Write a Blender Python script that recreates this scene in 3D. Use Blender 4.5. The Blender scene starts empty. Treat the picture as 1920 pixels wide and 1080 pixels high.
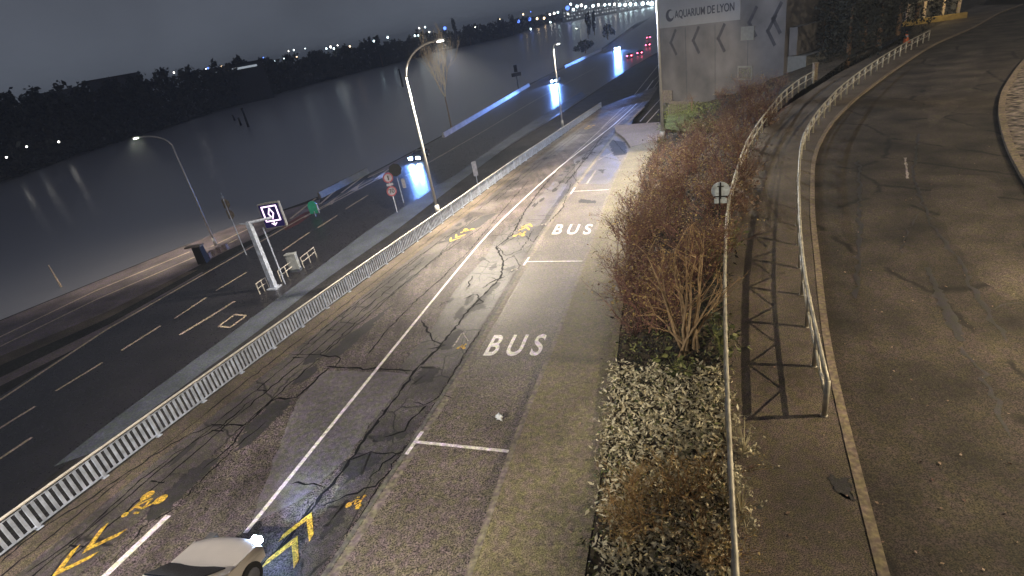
import bpy, math, random
import numpy as np
from mathutils import Vector, Matrix
random.seed(7); rng = np.random.default_rng(7)
S = bpy.context.scene; COL = S.collection
R_ = math.radians

# ------------------------------------------------------------------ camera
FPX = 1018.0; ROLL = R_(10.6); PITCH = R_(25.9); CAMZ = 10.0
fw = Vector((0, math.cos(PITCH), -math.sin(PITCH))); rt0 = Vector((1, 0, 0)); up0 = rt0.cross(fw)
rt = math.cos(ROLL)*rt0 - math.sin(ROLL)*up0; up = rt.cross(fw)
CP = Vector((0, 0, CAMZ))
cam_d = bpy.data.cameras.new('camera'); cam = bpy.data.objects.new('camera', cam_d); COL.objects.link(cam)
cam_d.sensor_width = 36; cam_d.lens = FPX/1920*36; cam_d.clip_end = 6000; cam_d.clip_start = 0.2
cam.matrix_world = Matrix(((rt.x, up.x, -fw.x, 0), (rt.y, up.y, -fw.y, 0), (rt.z, up.z, -fw.z, CAMZ), (0, 0, 0, 1)))
S.camera = cam

# ------------------------------------------------------------------ world: overcast city night sky
W = bpy.data.worlds.new("World"); S.world = W; W.use_nodes = True
nt = W.node_tree; nt.nodes.clear()
wo = nt.nodes.new('ShaderNodeOutputWorld'); bg = nt.nodes.new('ShaderNodeBackground')
tc = nt.nodes.new('ShaderNodeTexCoord'); sx = nt.nodes.new('ShaderNodeSeparateXYZ'); rp = nt.nodes.new('ShaderNodeValToRGB')
nz = nt.nodes.new('ShaderNodeTexNoise'); nz.inputs['Scale'].default_value = 5; nz.inputs['Detail'].default_value = 5
mx = nt.nodes.new('ShaderNodeMix'); mx.data_type = 'RGBA'; mx.blend_type = 'MULTIPLY'; mx.inputs[0].default_value = 0.5
nt.links.new(tc.outputs['Generated'], sx.inputs[0]); nt.links.new(sx.outputs['Z'], rp.inputs[0])
nt.links.new(tc.outputs['Generated'], nz.inputs['Vector'])
rp.color_ramp.elements[0].position = 0.0; rp.color_ramp.elements[0].color = (0.098, 0.112, 0.140, 1)
rp.color_ramp.elements[1].position = 0.35; rp.color_ramp.elements[1].color = (0.062, 0.066, 0.082, 1)
nt.links.new(rp.outputs[0], mx.inputs[6]); nt.links.new(nz.outputs['Fac'], mx.inputs[7])
nt.links.new(mx.outputs[2], bg.inputs['Color']); bg.inputs['Strength'].default_value = 1.2
nt.links.new(bg.outputs[0], wo.inputs[0])
S.view_settings.view_transform = 'Standard'; S.view_settings.look = 'None'; S.view_settings.exposure = 0.12; S.view_settings.gamma = 1
S.cycles.max_bounces = 5; S.cycles.sample_clamp_indirect = 3.0; S.cycles.caustics_reflective = False

# ------------------------------------------------------------------ geometry of the site
DR = (0.313, 0.95); SL = 0.065; ZL = -6.8; WZ = -9.5
def ray(px, py): return fw + rt*((px-960)/FPX) - up*((py-540)/FPX)
def G(px, py, z=0.0):
    d = ray(px, py); return CP + d*((z-CAMZ)/d.z)
def zU(x, y): return max(-SL*(x*DR[0]+y*DR[1]), ZL)
def U(px, py, h=0.0):
    d = ray(px, py); t = (h-CAMZ)/(d.z+SL*(d.x*DR[0]+d.y*DR[1])); P = CP+d*t
    if t < 0 or P.z < ZL+h: P = G(px, py, ZL+h)
    return P
def L(px, py): return G(px, py, ZL)
def AT(px, py, D):          # the point on a sight line at horizontal distance D
    d = ray(px, py); return CP + d*(D/math.hypot(d.x, d.y))
zLow = lambda x, y: ZL
zR = lambda x, y: 0.0
def us(l): return [U(*p) for p in l]
def v2(l): return np.array([[p[0], p[1]] for p in l])
def ls(l): return [L(*p) for p in l]

# ------------------------------------------------------------------ materials
def newmat(n):
    m = bpy.data.materials.new(n); m.use_nodes = True; return m, m.node_tree, m.node_tree.nodes['Principled BSDF']
def M(n, col, rough=0.6, metal=0.0, var=0.25, scale=3.0, bump=0.0, emit=None, es=0.0, spec=0.5):
    m, t, b = newmat(n)
    b.inputs['Roughness'].default_value = rough; b.inputs['Metallic'].default_value = metal
    b.inputs['Specular IOR Level'].default_value = spec
    g = t.nodes.new('ShaderNodeNewGeometry'); z = t.nodes.new('ShaderNodeTexNoise')
    z.inputs['Scale'].default_value = scale; z.inputs['Detail'].default_value = 6
    t.links.new(g.outputs['Position'], z.inputs['Vector'])
    r = t.nodes.new('ShaderNodeValToRGB'); t.links.new(z.outputs['Fac'], r.inputs[0])
    r.color_ramp.elements[0].position = 0.3; r.color_ramp.elements[1].position = 0.7
    r.color_ramp.elements[0].color = tuple(c*(1-var) for c in col)+(1,); r.color_ramp.elements[1].color = tuple(min(1, c*(1+var)) for c in col)+(1,)
    t.links.new(r.outputs[0], b.inputs['Base Color'])
    if bump:
        bu = t.nodes.new('ShaderNodeBump'); bu.inputs['Strength'].default_value = bump; bu.inputs['Distance'].default_value = 0.02
        t.links.new(z.outputs['Fac'], bu.inputs['Height']); t.links.new(bu.outputs[0], b.inputs['Normal'])
    if emit:
        b.inputs['Emission Color'].default_value = tuple(emit)+(1,); b.inputs['Emission Strength'].default_value = es
    return m
def asphalt(n, col, rough=0.5, grain=45.0, gs=0.75, big=0.35, bump=0.5, spec=0.5, streak=0.0, net=0):
    m, t, b = newmat(n); N = t.nodes; K = t.links
    b.inputs['Specular IOR Level'].default_value = spec
    g = N.new('ShaderNodeNewGeometry')
    def noise(sc, det=4, vec=None):
        z = N.new('ShaderNodeTexNoise'); z.inputs['Scale'].default_value = sc; z.inputs['Detail'].default_value = det
        K.new(vec or g.outputs['Position'], z.inputs['Vector']); return z.outputs['Fac']
    def mr(i, a, c, d, e):
        q = N.new('ShaderNodeMapRange'); q.inputs[1].default_value = a; q.inputs[2].default_value = c
        q.inputs[3].default_value = d; q.inputs[4].default_value = e; K.new(i, q.inputs[0]); return q.outputs[0]
    def mul(a, c):
        q = N.new('ShaderNodeMath'); q.operation = 'MULTIPLY'; K.new(a, q.inputs[0]); K.new(c, q.inputs[1]); return q.outputs[0]
    fine = noise(grain, 3); mid = noise(8.0, 5); large = noise(0.45, 4)
    f = mul(mr(fine, 0.36, 0.64, 1-gs, 1+gs), mr(large, 0.3, 0.7, 1-big, 1+big))
    f = mul(f, mr(mid, 0.3, 0.7, 0.68, 1.32))
    if streak:
        mp = N.new('ShaderNodeMapping'); mp.vector_type = 'POINT'; mp.inputs['Rotation'].default_value = (0, 0, R_(18.2))
        mp.inputs['Scale'].default_value = (1.5, 0.06, 1); K.new(g.outputs['Position'], mp.inputs['Vector'])
        f = mul(f, mr(noise(1.6, 5, mp.outputs[0]), 0.3, 0.7, 1-streak, 1+streak))
    if net:
        mp = N.new('ShaderNodeMapping'); mp.inputs['Rotation'].default_value = (0, 0, R_(18.2)); mp.inputs['Scale'].default_value = (1.0, 0.55, 1)
        wv = N.new('ShaderNodeTexNoise'); wv.inputs['Scale'].default_value = 1.6; K.new(g.outputs['Position'], wv.inputs['Vector'])
        va = N.new('ShaderNodeVectorMath'); va.operation = 'MULTIPLY_ADD'; va.inputs[1].default_value = (0.45, 0.45, 0); K.new(wv.outputs['Color'], va.inputs[0]); K.new(g.outputs['Position'], va.inputs[2]); K.new(va.outputs[0], mp.inputs['Vector'])
        vo = N.new('ShaderNodeTexVoronoi'); vo.feature = 'DISTANCE_TO_EDGE'; vo.voronoi_dimensions = '2D'; vo.inputs['Scale'].default_value = net; K.new(mp.outputs[0], vo.inputs['Vector'])
        ed = mr(vo.outputs['Distance'], 0.008, 0.030, 0.25, 1.0); gate = mr(noise(0.55, 3), 0.46, 0.56, 0, 1)
        mm = N.new('ShaderNodeMath'); mm.operation = 'MAXIMUM'; K.new(ed, mm.inputs[0]); K.new(gate, mm.inputs[1]); f = mul(f, mm.outputs[0])
    c = N.new('ShaderNodeMix'); c.data_type = 'RGBA'; c.blend_type = 'MULTIPLY'; c.inputs[0].default_value = 1
    hu = N.new('ShaderNodeTexNoise'); hu.inputs['Scale'].default_value = 4.5; hu.inputs['Detail'].default_value = 6; K.new(g.outputs['Position'], hu.inputs['Vector'])
    hr = N.new('ShaderNodeValToRGB'); K.new(hu.outputs['Fac'], hr.inputs[0]); hr.color_ramp.elements[0].position = 0.38; hr.color_ramp.elements[1].position = 0.62
    hr.color_ramp.elements[0].color = (col[0]*1.06, col[1]*0.92, col[2]*1.18, 1); hr.color_ramp.elements[1].color = (col[0]*1.0, col[1]*1.0, col[2]*0.82, 1)
    K.new(hr.outputs[0], c.inputs[6]); K.new(f, c.inputs[7]); K.new(c.outputs[2], b.inputs['Base Color'])
    K.new(mr(mid, 0.3, 0.7, rough-0.1, rough+0.12), b.inputs['Roughness'])
    bu = N.new('ShaderNodeBump'); bu.inputs['Strength'].default_value = bump; bu.inputs['Distance'].default_value = 0.01
    K.new(fine, bu.inputs['Height']); K.new(bu.outputs[0], b.inputs['Normal'])
    return m
def leafmat(n, c1, c2, rough=0.6):
    m, t, b = newmat(n); b.inputs['Roughness'].default_value = rough
    g = t.nodes.new('ShaderNodeNewGeometry'); r = t.nodes.new('ShaderNodeValToRGB')
    t.links.new(g.outputs['Random Per Island'], r.inputs[0]); r.color_ramp.elements[0].color = tuple(c1)+(1,); r.color_ramp.elements[1].color = tuple(c2)+(1,)
    t.links.new(r.outputs[0], b.inputs['Base Color']); return m
def emis(n, col, s):
    m = bpy.data.materials.new(n); m.use_nodes = True; t = m.node_tree; t.nodes.clear()
    e = t.nodes.new('ShaderNodeEmission'); o = t.nodes.new('ShaderNodeOutputMaterial')
    e.inputs[0].default_value = tuple(col)+(1,); e.inputs[1].default_value = s; t.links.new(e.outputs[0], o.inputs[0]); return m

m_road = asphalt('asphalt_upper', (0.104, 0.092, 0.083), 0.64, grain=26, gs=1.0, big=0.45, streak=0.32, spec=0.35)
m_edge = asphalt('asphalt_old_edge', (0.085, 0.080, 0.074), 0.55, big=0.6, gs=0.9, net=0.9)
m_seam = asphalt('asphalt_left_lane_edge', (0.092, 0.085, 0.076), 0.55, big=0.55, gs=0.8, net=0.6)
m_bay = asphalt('asphalt_bus_bay', (0.160, 0.143, 0.112), 0.55, grain=28, gs=0.9, big=0.25)
m_pave = asphalt('pavement_asphalt', (0.200, 0.180, 0.112), 0.7, grain=34, gs=0.6, big=0.2)
m_path = asphalt('path_asphalt', (0.118, 0.099, 0.070), 0.8, grain=38, gs=0.85, big=0.4)
m_rroad = asphalt('asphalt_right', (0.050, 0.042, 0.031), 0.85, grain=38, gs=0.8, big=0.65, net=0.22)
m_rworn = asphalt('worn_right_asphalt', (0.066, 0.056, 0.042), 0.85, grain=38, gs=0.85, big=0.6)
m_low = asphalt('asphalt_quay_road', (0.028, 0.028, 0.031), 0.33, grain=20, gs=0.4, big=0.2, bump=0.25, spec=0.6)
m_quay = asphalt('quay_path', (0.19, 0.165, 0.165), 0.7, grain=10, gs=0.3, big=0.35)
m_dstrip = asphalt('dark_strip', (0.022, 0.024, 0.020), 0.9, grain=6, gs=0.8, big=0.5)
m_ground = asphalt('dark_ground', (0.025, 0.025, 0.025), 0.9, grain=6, gs=0.6, big=0.5)
m_soil = asphalt('soil', (0.055, 0.045, 0.030), 0.95, grain=9, gs=0.9, big=0.5)
m_grass = asphalt('lawn', (0.16, 0.19, 0.06), 0.9, grain=7, gs=0.8, big=0.35)
m_conc = asphalt('concrete', (0.10, 0.122, 0.145), 0.7, grain=9, gs=0.25, big=0.25)
m_ramp = asphalt('ramp_concrete', (0.26, 0.22, 0.19), 0.8, grain=12, gs=0.2, big=0.12)
m_bconc = asphalt('barrier_concrete', (0.5, 0.5, 0.5), 0.6, grain=6, gs=0.15, big=0.15)
m_kerb = asphalt('kerb_stone', (0.22, 0.20, 0.16), 0.7, grain=9, gs=0.3, big=0.25)
m_kerbd = asphalt('kerb_stone_dark', (0.15, 0.15, 0.125), 0.7, grain=9, gs=0.3, big=0.35)
m_kerbR = asphalt('kerb_stone_warm', (0.24, 0.20, 0.135), 0.7, grain=9, gs=0.3, big=0.25)
m_crack = asphalt('crack_sealant', (0.010, 0.010, 0.011), 0.8, grain=12, gs=0.3, big=0.2, spec=0.2)
m_patch = asphalt('dark_asphalt_patch', (0.042, 0.041, 0.040), 0.65, grain=45, gs=0.5, big=0.3)
m_pale = asphalt('pale_asphalt_patch', (0.14, 0.135, 0.13), 0.45, grain=45, gs=0.6, big=0.3)
m_white = asphalt('white_paint', (0.80, 0.79, 0.75), 0.42, grain=30, gs=0.22, big=0.12)
m_worn = asphalt('worn_white_paint', (0.33, 0.31, 0.27), 0.6, grain=12, gs=0.6, big=0.3)
m_oldline = asphalt('old_quay_line', (0.60, 0.52, 0.38), 0.6, grain=12, gs=0.3, big=0.2)
m_yellow = asphalt('yellow_paint', (0.62, 0.43, 0.06), 0.6, grain=20, gs=0.6, big=0.15)
m_red = asphalt('red_asphalt', (0.16, 0.05, 0.045), 0.7, grain=12, gs=0.3)
m_galv = M('galvanised_steel', (0.50, 0.55, 0.66), 0.45, 0.0, 0.35, 3.5)
m_rail = M('rail_paint', (0.68, 0.64, 0.57), 0.5, 0.1, 0.25, 5)
m_pole = M('lamp_pole_paint', (0.55, 0.53, 0.50), 0.45, 0.2, 0.1, 2)
m_railw = M('path_rail_metal', (0.50, 0.46, 0.37), 0.5, 0.3, 0.35, 4)
m_dark = M('dark_metal', (0.02, 0.02, 0.022), 0.5, 0.2)
m_black = M('matt_black', (0.006, 0.006, 0.007), 0.8)
m_wall = M('painted_facade', (0.150, 0.141, 0.142), 0.85, 0, 0.28, 0.35, 0.1)
m_wallm = M('facade_dark_mark', (0.062, 0.060, 0.070), 0.85, 0, 0.3, 1.5)
m_wallp = M('facade_pale_panel', (0.20, 0.20, 0.19), 0.8, 0, 0.1)
m_banner = M('banner_cloth', (0.27, 0.265, 0.27), 0.8, 0, 0.06, 0.7)
m_ink = M('banner_ink', (0.045, 0.045, 0.06), 0.8)
m_bark = M('brown_bark', (0.20, 0.125, 0.075), 0.8, 0, 0.3, 9)
m_barkp = M('pale_bark', (0.36, 0.25, 0.14), 0.75, 0, 0.3, 9)
m_twig = leafmat('reddish_twigs', (0.050, 0.024, 0.022), (0.27, 0.125, 0.10))
m_twigo = leafmat('ochre_twigs', (0.20, 0.11, 0.04), (0.62, 0.40, 0.18))
m_och = leafmat('ochre_leaves', (0.12, 0.08, 0.03), (0.50, 0.36, 0.12))
m_budleaf = leafmat('sparse_leaves', (0.08, 0.035, 0.03), (0.46, 0.34, 0.12))
m_frost = leafmat('pale_ground_leaves', (0.34, 0.29, 0.17), (0.90, 0.82, 0.58))
m_under = leafmat('green_leaves', (0.03, 0.05, 0.02), (0.26, 0.27, 0.09))
m_ivy = leafmat('pink_brown_leaves', (0.12, 0.05, 0.04), (0.45, 0.33, 0.22))
m_far = leafmat('far_foliage', (0.012, 0.016, 0.012), (0.06, 0.066, 0.06), 0.9)
m_near = leafmat('dark_foliage', (0.006, 0.008, 0.008), (0.03, 0.034, 0.03), 0.9)
m_btree = M('lit_bare_bark', (0.42, 0.34, 0.24), 0.8, 0, 0.3, 4)  # lamplight put into the branch colour, brighter than the trunk bark

# ------------------------------------------------------------------ helpers
def link(o): COL.objects.link(o); return o
class MB:
    def __init__(s): s.v = []; s.f = []; s.m = []; s.mi = 0
    def add(s, vs, fs):
        k = len(s.v); s.v += [tuple(v) for v in vs]; s.f += [tuple(i+k for i in f) for f in fs]; s.m += [s.mi]*len(fs)
    def box(s, c, size, ax=None, ay=None, az=None, taper=1.0):
        ax = Vector(ax or (1, 0, 0)); ay = Vector(ay or (0, 1, 0)); az = Vector(az or (0, 0, 1)); c = Vector(c); a, b, h = [q/2 for q in size]
        vs = [c+ax*i*a*(taper if k > 0 else 1)+ay*j*b*(taper if k > 0 else 1)+az*k*h for k in (-1, 1) for i, j in ((-1, -1), (1, -1), (1, 1), (-1, 1))]
        s.add(vs, [(3, 2, 1, 0), (4, 5, 6, 7), (0, 1, 5, 4), (1, 2, 6, 5), (2, 3, 7, 6), (3, 0, 4, 7)])
    def tube(s, pts, rad, n=8, cap=True):
        pts = [Vector(p) for p in pts]
        if not hasattr(rad, '__len__'): rad = [rad]*len(pts)
        vs = []; prev = None
        for i, p in enumerate(pts):
            d = (pts[min(i+1, len(pts)-1)]-pts[max(i-1, 0)]).normalized()
            a = prev if prev is not None else (Vector((0, 0, 1)) if abs(d.z) < 0.9 else Vector((1, 0, 0)))
            u = (a-d*a.dot(d)).normalized(); prev = u; w = d.cross(u)
            for k in range(n):
                an = 2*math.pi*k/n; vs.append(p+(u*math.cos(an)+w*math.sin(an))*rad[i])
        fs = [(i*n+k, i*n+(k+1) % n, (i+1)*n+(k+1) % n, (i+1)*n+k) for i in range(len(pts)-1) for k in range(n)]
        if cap: fs += [tuple(range(n))[::-1], tuple((len(pts)-1)*n+k for k in range(n))]
        s.add(vs, fs)
    def disc(s, c, nrm, r, th=0.02, n=24, up_=(0, 0, 1), sx=1.0):
        c = Vector(c); nrm = Vector(nrm).normalized(); u = Vector(up_); u = (u-nrm*u.dot(nrm)).normalized(); w = nrm.cross(u)
        vs = [c+(u*math.cos(2*math.pi*k/n)+w*sx*math.sin(2*math.pi*k/n))*r+nrm*q*th/2 for q in (-1, 1) for k in range(n)]
        s.add(vs, [tuple(range(n))[::-1], tuple(range(n, 2*n))]+[(k, (k+1) % n, n+(k+1) % n, n+k) for k in range(n)])
    def sphere(s, c, r, n=8, sz=1.0):
        c = Vector(c); vs = [c+Vector((0, 0, -r*sz))]; fs = []; m = n//2
        for i in range(1, m):
            a = math.pi*i/m
            for k in range(n): vs.append(c+Vector((r*math.sin(a)*math.cos(2*math.pi*k/n), r*math.sin(a)*math.sin(2*math.pi*k/n), -r*sz*math.cos(a))))
        vs.append(c+Vector((0, 0, r*sz)))
        for k in range(n): fs.append((0, 1+(k+1) % n, 1+k)); fs.append((len(vs)-1, len(vs)-1-n+k, len(vs)-1-n+(k+1) % n))
        for i in range(m-2):
            for k in range(n): fs.append((1+i*n+k, 1+i*n+(k+1) % n, 1+(i+1)*n+(k+1) % n, 1+(i+1)*n+k))
        s.add(vs, fs)
    def prism(s, poly, d):       # planar polygon extruded by vector d
        n = len(poly); d = Vector(d); vs = [Vector(p) for p in poly]; vs += [v+d for v in vs]
        s.add(vs, [tuple(range(n))[::-1], tuple(range(n, 2*n))]+[(k, (k+1) % n, n+(k+1) % n, n+k) for k in range(n)])
    def build(s, name, mats, parent=None, smooth=False):
        me = bpy.data.meshes.new(name); me.from_pydata(s.v, [], s.f)
        if not isinstance(mats, (list, tuple)): mats = [mats]
        for q in mats: me.materials.append(q)
        if len(mats) > 1: me.polygons.foreach_set('material_index', s.m)
        if smooth: me.polygons.foreach_set('use_smooth', [True]*len(me.polygons))
        me.update(); o = link(bpy.data.objects.new(name, me))
        if parent: o.parent = parent; o.matrix_parent_inverse = parent.matrix_basis.inverted()
        return o
def tag(o, label=None, cat=None, group=None, kind=None):
    if label: o['label'] = label
    if cat: o['category'] = cat
    if group: o['group'] = group
    if kind: o['kind'] = kind
    return o
def thing(name, label, cat, loc, group=None):
    o = link(bpy.data.objects.new(name, None)); o.location = loc; o.empty_display_size = 0.3
    tag(o, label, cat, group); return o
def child(o, p):
    o.parent = p; o.matrix_parent_inverse = Matrix.Translation(-Vector(p.location)); return o
def setp(o, p): return child(o, p)
def resample(pts, n):
    P = np.array([[p[0], p[1]] for p in pts], float); d = np.r_[0, np.cumsum(np.hypot(*np.diff(P, axis=0).T))]
    t = np.linspace(0, d[-1], n); return np.c_[np.interp(t, d, P[:, 0]), np.interp(t, d, P[:, 1])]
def smooth2(pts, n, it=40):
    P = resample(pts, n)
    for _ in range(it): P[1:-1] = (P[:-2]+2*P[1:-1]+P[2:])/4
    return P
def strip(name, A, B, zf, off, mat, n=120, cross=1, kind='structure', parent=None, jit=0):
    A = resample(A, n); B = resample(B, n); mb = MB(); vs = []
    for i in range(n):
        for j in range(cross+1):
            p = A[i]*(1-j/cross)+B[i]*j/cross; vs.append((p[0], p[1], zf(p[0], p[1])+off))
    k = cross+1
    mb.add(vs, [(i*k+j, i*k+j+1, (i+1)*k+j+1, (i+1)*k+j) for i in range(n-1) for j in range(cross)])
    o = mb.build(name, mat, parent)
    me = o.data
    if me.polygons[0].normal.z < 0: me.flip_normals()
    if not parent: tag(o, kind=kind)
    return o
def offset(P, w):
    P = np.asarray(P); d = np.gradient(P, axis=0); d /= np.maximum(np.hypot(*d.T), 1e-9)[:, None]; nn = np.c_[d[:, 1], -d[:, 0]]; return P+nn*w
def ribbon(mb, pts, w, zf, off, jit=0.0, step=0.25, taper=False):
    P0 = np.array([[p[0], p[1]] for p in pts], float); Ln = np.hypot(*np.diff(P0, axis=0).T).sum(); n = max(2, int(Ln/step)+1)
    P = resample(P0, n)
    if jit: P[1:-1] += rng.normal(0, jit, P[1:-1].shape)
    ws = np.full(n, w/2.0)
    if jit: ws *= rng.uniform(0.4, 1.6, n)
    if taper and n > 3: ws[0] *= 0.2; ws[-1] *= 0.2
    d = np.gradient(P, axis=0); d /= np.maximum(np.hypot(*d.T), 1e-9)[:, None]; nn = np.c_[d[:, 1], -d[:, 0]]
    a = P-nn*ws[:, None]; b = P+nn*ws[:, None]
    vs = []
    for i in range(n): vs += [(a[i][0], a[i][1], zf(*a[i])+off), (b[i][0], b[i][1], zf(*b[i])+off)]
    mb.add(vs, [(2*i, 2*i+1, 2*i+3, 2*i+2) for i in range(n-1)])
def poly(mb, pts, zf, off):
    mb.add([(p[0], p[1], zf(p[0], p[1])+off) for p in pts], [tuple(range(len(pts)))])
def stepkerb(name, P, w, zf, h, mat, below=0.15):     # long kerb stone of rectangular section
    A = np.asarray(P); B = offset(A, w); mb = MB(); n = len(A); vs = []
    for i in range(n):
        za = zf(*A[i]); vs += [(A[i][0], A[i][1], za-below), (A[i][0], A[i][1], za+h), (B[i][0], B[i][1], za+h), (B[i][0], B[i][1], za-below)]
    mb.add(vs, [(4*i+j, 4*i+(j+1) % 4, 4*i+4+(j+1) % 4, 4*i+4+j) for i in range(n-1) for j in range(4)])
    return mb.build(name, mat)
def lamp(name, loc, power, col, kind='POINT', radius=0.12, aim=None, cone=120, blend=0.6, parent=None):
    d = bpy.data.lights.new(name, kind); d.energy = power; d.color = col; d.shadow_soft_size = radius
    if kind == 'SPOT': d.spot_size = R_(cone); d.spot_blend = blend
    o = link(bpy.data.objects.new(name, d)); o.location = loc
    if aim is not None: o.rotation_euler = (Vector(aim)-Vector(loc)).to_track_quat('-Z', 'Y').to_euler()
    if parent:
        o.parent = parent; o.matrix_parent_inverse = Matrix.Translation(-Vector(parent.location))
    return o
def text_obj(s, size, mat, name, X, Y, N, loc, ext=0.01, sx=1.0, bold=0.0, parent=None):
    c = bpy.data.curves.new(name+'_c', 'FONT'); c.body = s; c.size = size; c.extrude = ext; c.align_x = 'CENTER'; c.align_y = 'CENTER'; c.offset = bold
    o = bpy.data.objects.new(name+'_t', c); COL.objects.link(o); bpy.context.view_layer.update()
    me = bpy.data.meshes.new_from_object(o.evaluated_get(bpy.context.evaluated_depsgraph_get())); bpy.data.objects.remove(o)
    X = Vector(X); Y = Vector(Y); N = Vector(N); loc = Vector(loc)
    for v in me.vertices: v.co = loc + X*v.co.x*sx + Y*v.co.y + N*v.co.z
    me.materials.clear(); me.materials.append(mat); me.name = name
    r = link(bpy.data.objects.new(name, me))
    if parent: setp(r, parent)
    return r

# ------------------------------------------------------------------ key lines of the site
fence_px = [(0, 1047), (344, 780), (440, 711), (637, 560), (829, 419), (960, 320), (1130, 200)]
fence = [Vector(p) for p in us(fence_px)]; d0 = (fence[0]-fence[1]).normalized()
fence = [fence[0]+d0*9] + fence
FN = smooth2(fence, 90, 25)
bayL_px = [(620, 1070), (790, 810), (905, 630), (985, 490), (1045, 390), (1150, 255), (1236, 160)]
kerb_px = [(880, 1070), (955, 850), (1040, 640), (1095, 490), (1145, 350), (1165, 310), (1182, 278)]
pavR_px = [(1100, 1070), (1150, 760), (1165, 600), (1190, 400), (1215, 300), (1246, 262)]
def ext(pts, k):                                      # extend a line backwards, behind the camera
    a, b = Vector(pts[0]), Vector(pts[1]); return [a+(a-b).normalized()*k]+[Vector(p) for p in pts]
bayL = smooth2(ext(us(bayL_px), 14), 100, 15); kerb = smooth2(ext(us(kerb_px), 14), 80, 6); pavR = smooth2(ext(us(pavR_px), 14), 80, 15)
wl_px = [(460, 1000), (700, 700), (920, 430), (1040, 320), (1150, 235), (1225, 150)]
wl = smooth2(us(wl_px), 90, 15)
railL_px = [(1380, 1072), (1374, 974), (1368, 835), (1365, 780), (1360, 625), (1358, 490), (1362, 407), (1368, 359), (1397, 270), (1425, 225), (1445, 200), (1465, 175), (1500, 147), (1531, 131)]
RH = 1.05
railL = smooth2(ext([G(*p, RH) for p in railL_px], 8), 80, 8)
railR_px = [(1552, 715), (1530, 620), (1508, 520), (1500, 430), (1497, 330), (1502, 262), (1525, 217), (1570, 167), (1617, 130), (1660, 102), (1707, 75), (1750, 54)]
railR = smooth2([G(*p, RH) for p in railR_px], 90, 8)
kerbR_px = [(1643, 1070), (1598, 893), (1567, 762), (1541, 640), (1527, 486), (1518, 404), (1520, 302), (1532, 267), (1557, 227), (1600, 185), (1660, 140), (1712, 105), (1750, 82), (1825, 50), (1875, 22), (1915, 8)]
kerbR = smooth2(ext([G(*p) for p in kerbR_px], 8), 120, 6)
pathL_px = [(1500, 175), (1575, 135), (1662, 92), (1700, 74), (1760, 46), (1830, 10)]
pathL = smooth2([Vector(p) for p in railL[:64]+np.array([0.0, 0.0])]+[G(*p) for p in pathL_px[1:]], 120, 6)

# ------------------------------------------------------------------ setting: lower level, water, far bank
riv_px = [(-160, 665), (0, 600), (215, 512), (430, 425), (600, 372), (700, 322), (840, 248), (980, 163), (1125, 93), (1190, 45), (1232, 28)]
river = smooth2(ls(riv_px), 160, 6)
far_e = np.array([[260, -40], [260, 60], [260, 150], [300, 300], [420, 900]])
strip('quay_ground', np.vstack([[[-75, -20]], river, [[330, 900]]]), np.vstack([[[260, -20]], resample(far_e, 60)]), lambda x, y: ZL, -0.02, m_ground, 200)
mb = MB(); mb.add([(-900, -200, WZ), (1500, -200, WZ), (1500, 2600, WZ), (-900, 2600, WZ)], [(0, 1, 2, 3)])
m_w, t, b = newmat('river_water')
b.inputs['Base Color'].default_value = (0.37, 0.375, 0.42, 1); b.inputs['Roughness'].default_value = 0.24; b.inputs['Specular IOR Level'].default_value = 0.5
b.inputs['IOR'].default_value = 1.4
g = t.nodes.new('ShaderNodeNewGeometry'); z = t.nodes.new('ShaderNodeTexNoise'); z.inputs['Scale'].default_value = 0.9; z.inputs['Detail'].default_value = 5
bu = t.nodes.new('ShaderNodeBump'); bu.inputs['Strength'].default_value = 0.35; bu.inputs['Distance'].default_value = 0.08
t.links.new(g.outputs['Position'], z.inputs['Vector']); t.links.new(z.outputs['Fac'], bu.inputs['Height']); t.links.new(bu.outputs[0], b.inputs['Normal'])
b.inputs['Emission Color'].default_value = (0, 0, 0, 1)
tag(mb.build('river_water', m_w), kind='structure')
mb = MB(); RV = np.vstack([[[-75, -20]], river, [[330, 900]]])
for i in range(len(RV)-1):
    a, c = RV[i], RV[i+1]; mb.add([(a[0], a[1], WZ-1), (c[0], c[1], WZ-1), (c[0], c[1], ZL-0.02), (a[0], a[1], ZL-0.02)], [(0, 1, 2, 3)])
tag(mb.build('quay_wall', m_conc), 'grey masonry embankment wall rising from the river to the quay', 'quay wall')

def lowstrip(name, pa, pb, mat, off, n=100):
    return strip(name, smooth2(ls(pa), n, 4), smooth2(ls(pb), n, 4), zLow, off, mat, n)
lowstrip('quay_path', [(-160, 668), (0, 602), (215, 514), (430, 427), (600, 374)], [(-160, 735), (0, 668), (200, 585), (350, 510), (425, 470), (600, 392)], m_quay, 0.0)
lowstrip('quay_path_far', [(690, 330), (840, 250), (980, 166), (1125, 96), (1185, 52)], [(720, 336), (850, 268), (1000, 185), (1135, 105), (1190, 60)], m_quay, 0.0)
lowstrip('dark_quay_strip', [(-160, 762), (0, 685), (200, 598), (372, 505), (455, 458), (600, 388)], [(-160, 785), (0, 708), (205, 608), (372, 514), (455, 468), (600, 396)], m_dstrip, 0.003)  # flat dark strip along the quay
lowstrip('quay_verge', [(-160, 735), (0, 668), (200, 585), (350, 510)], [(-160, 762), (0, 685), (200, 598), (372, 505)], m_path, 0.001)
lowstrip('quay_footway', [(-160, 785), (0, 708), (205, 608), (380, 509)], [(-160, 800), (0, 724), (205, 622), (380, 518)], m_quay, 0.002)
road_l = [(-160, 845), (0, 745), (200, 614), (460, 466), (570, 398), (700, 333), (775, 288), (900, 212), (1010, 150), (1130, 92), (1195, 50), (1236, 22)]
road_r = [(-160, 1150), (40, 930), (170, 838), (300, 735), (440, 618), (600, 505), (750, 398), (880, 320), (1000, 246), (1110, 175), (1180, 128), (1236, 96)]
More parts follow.
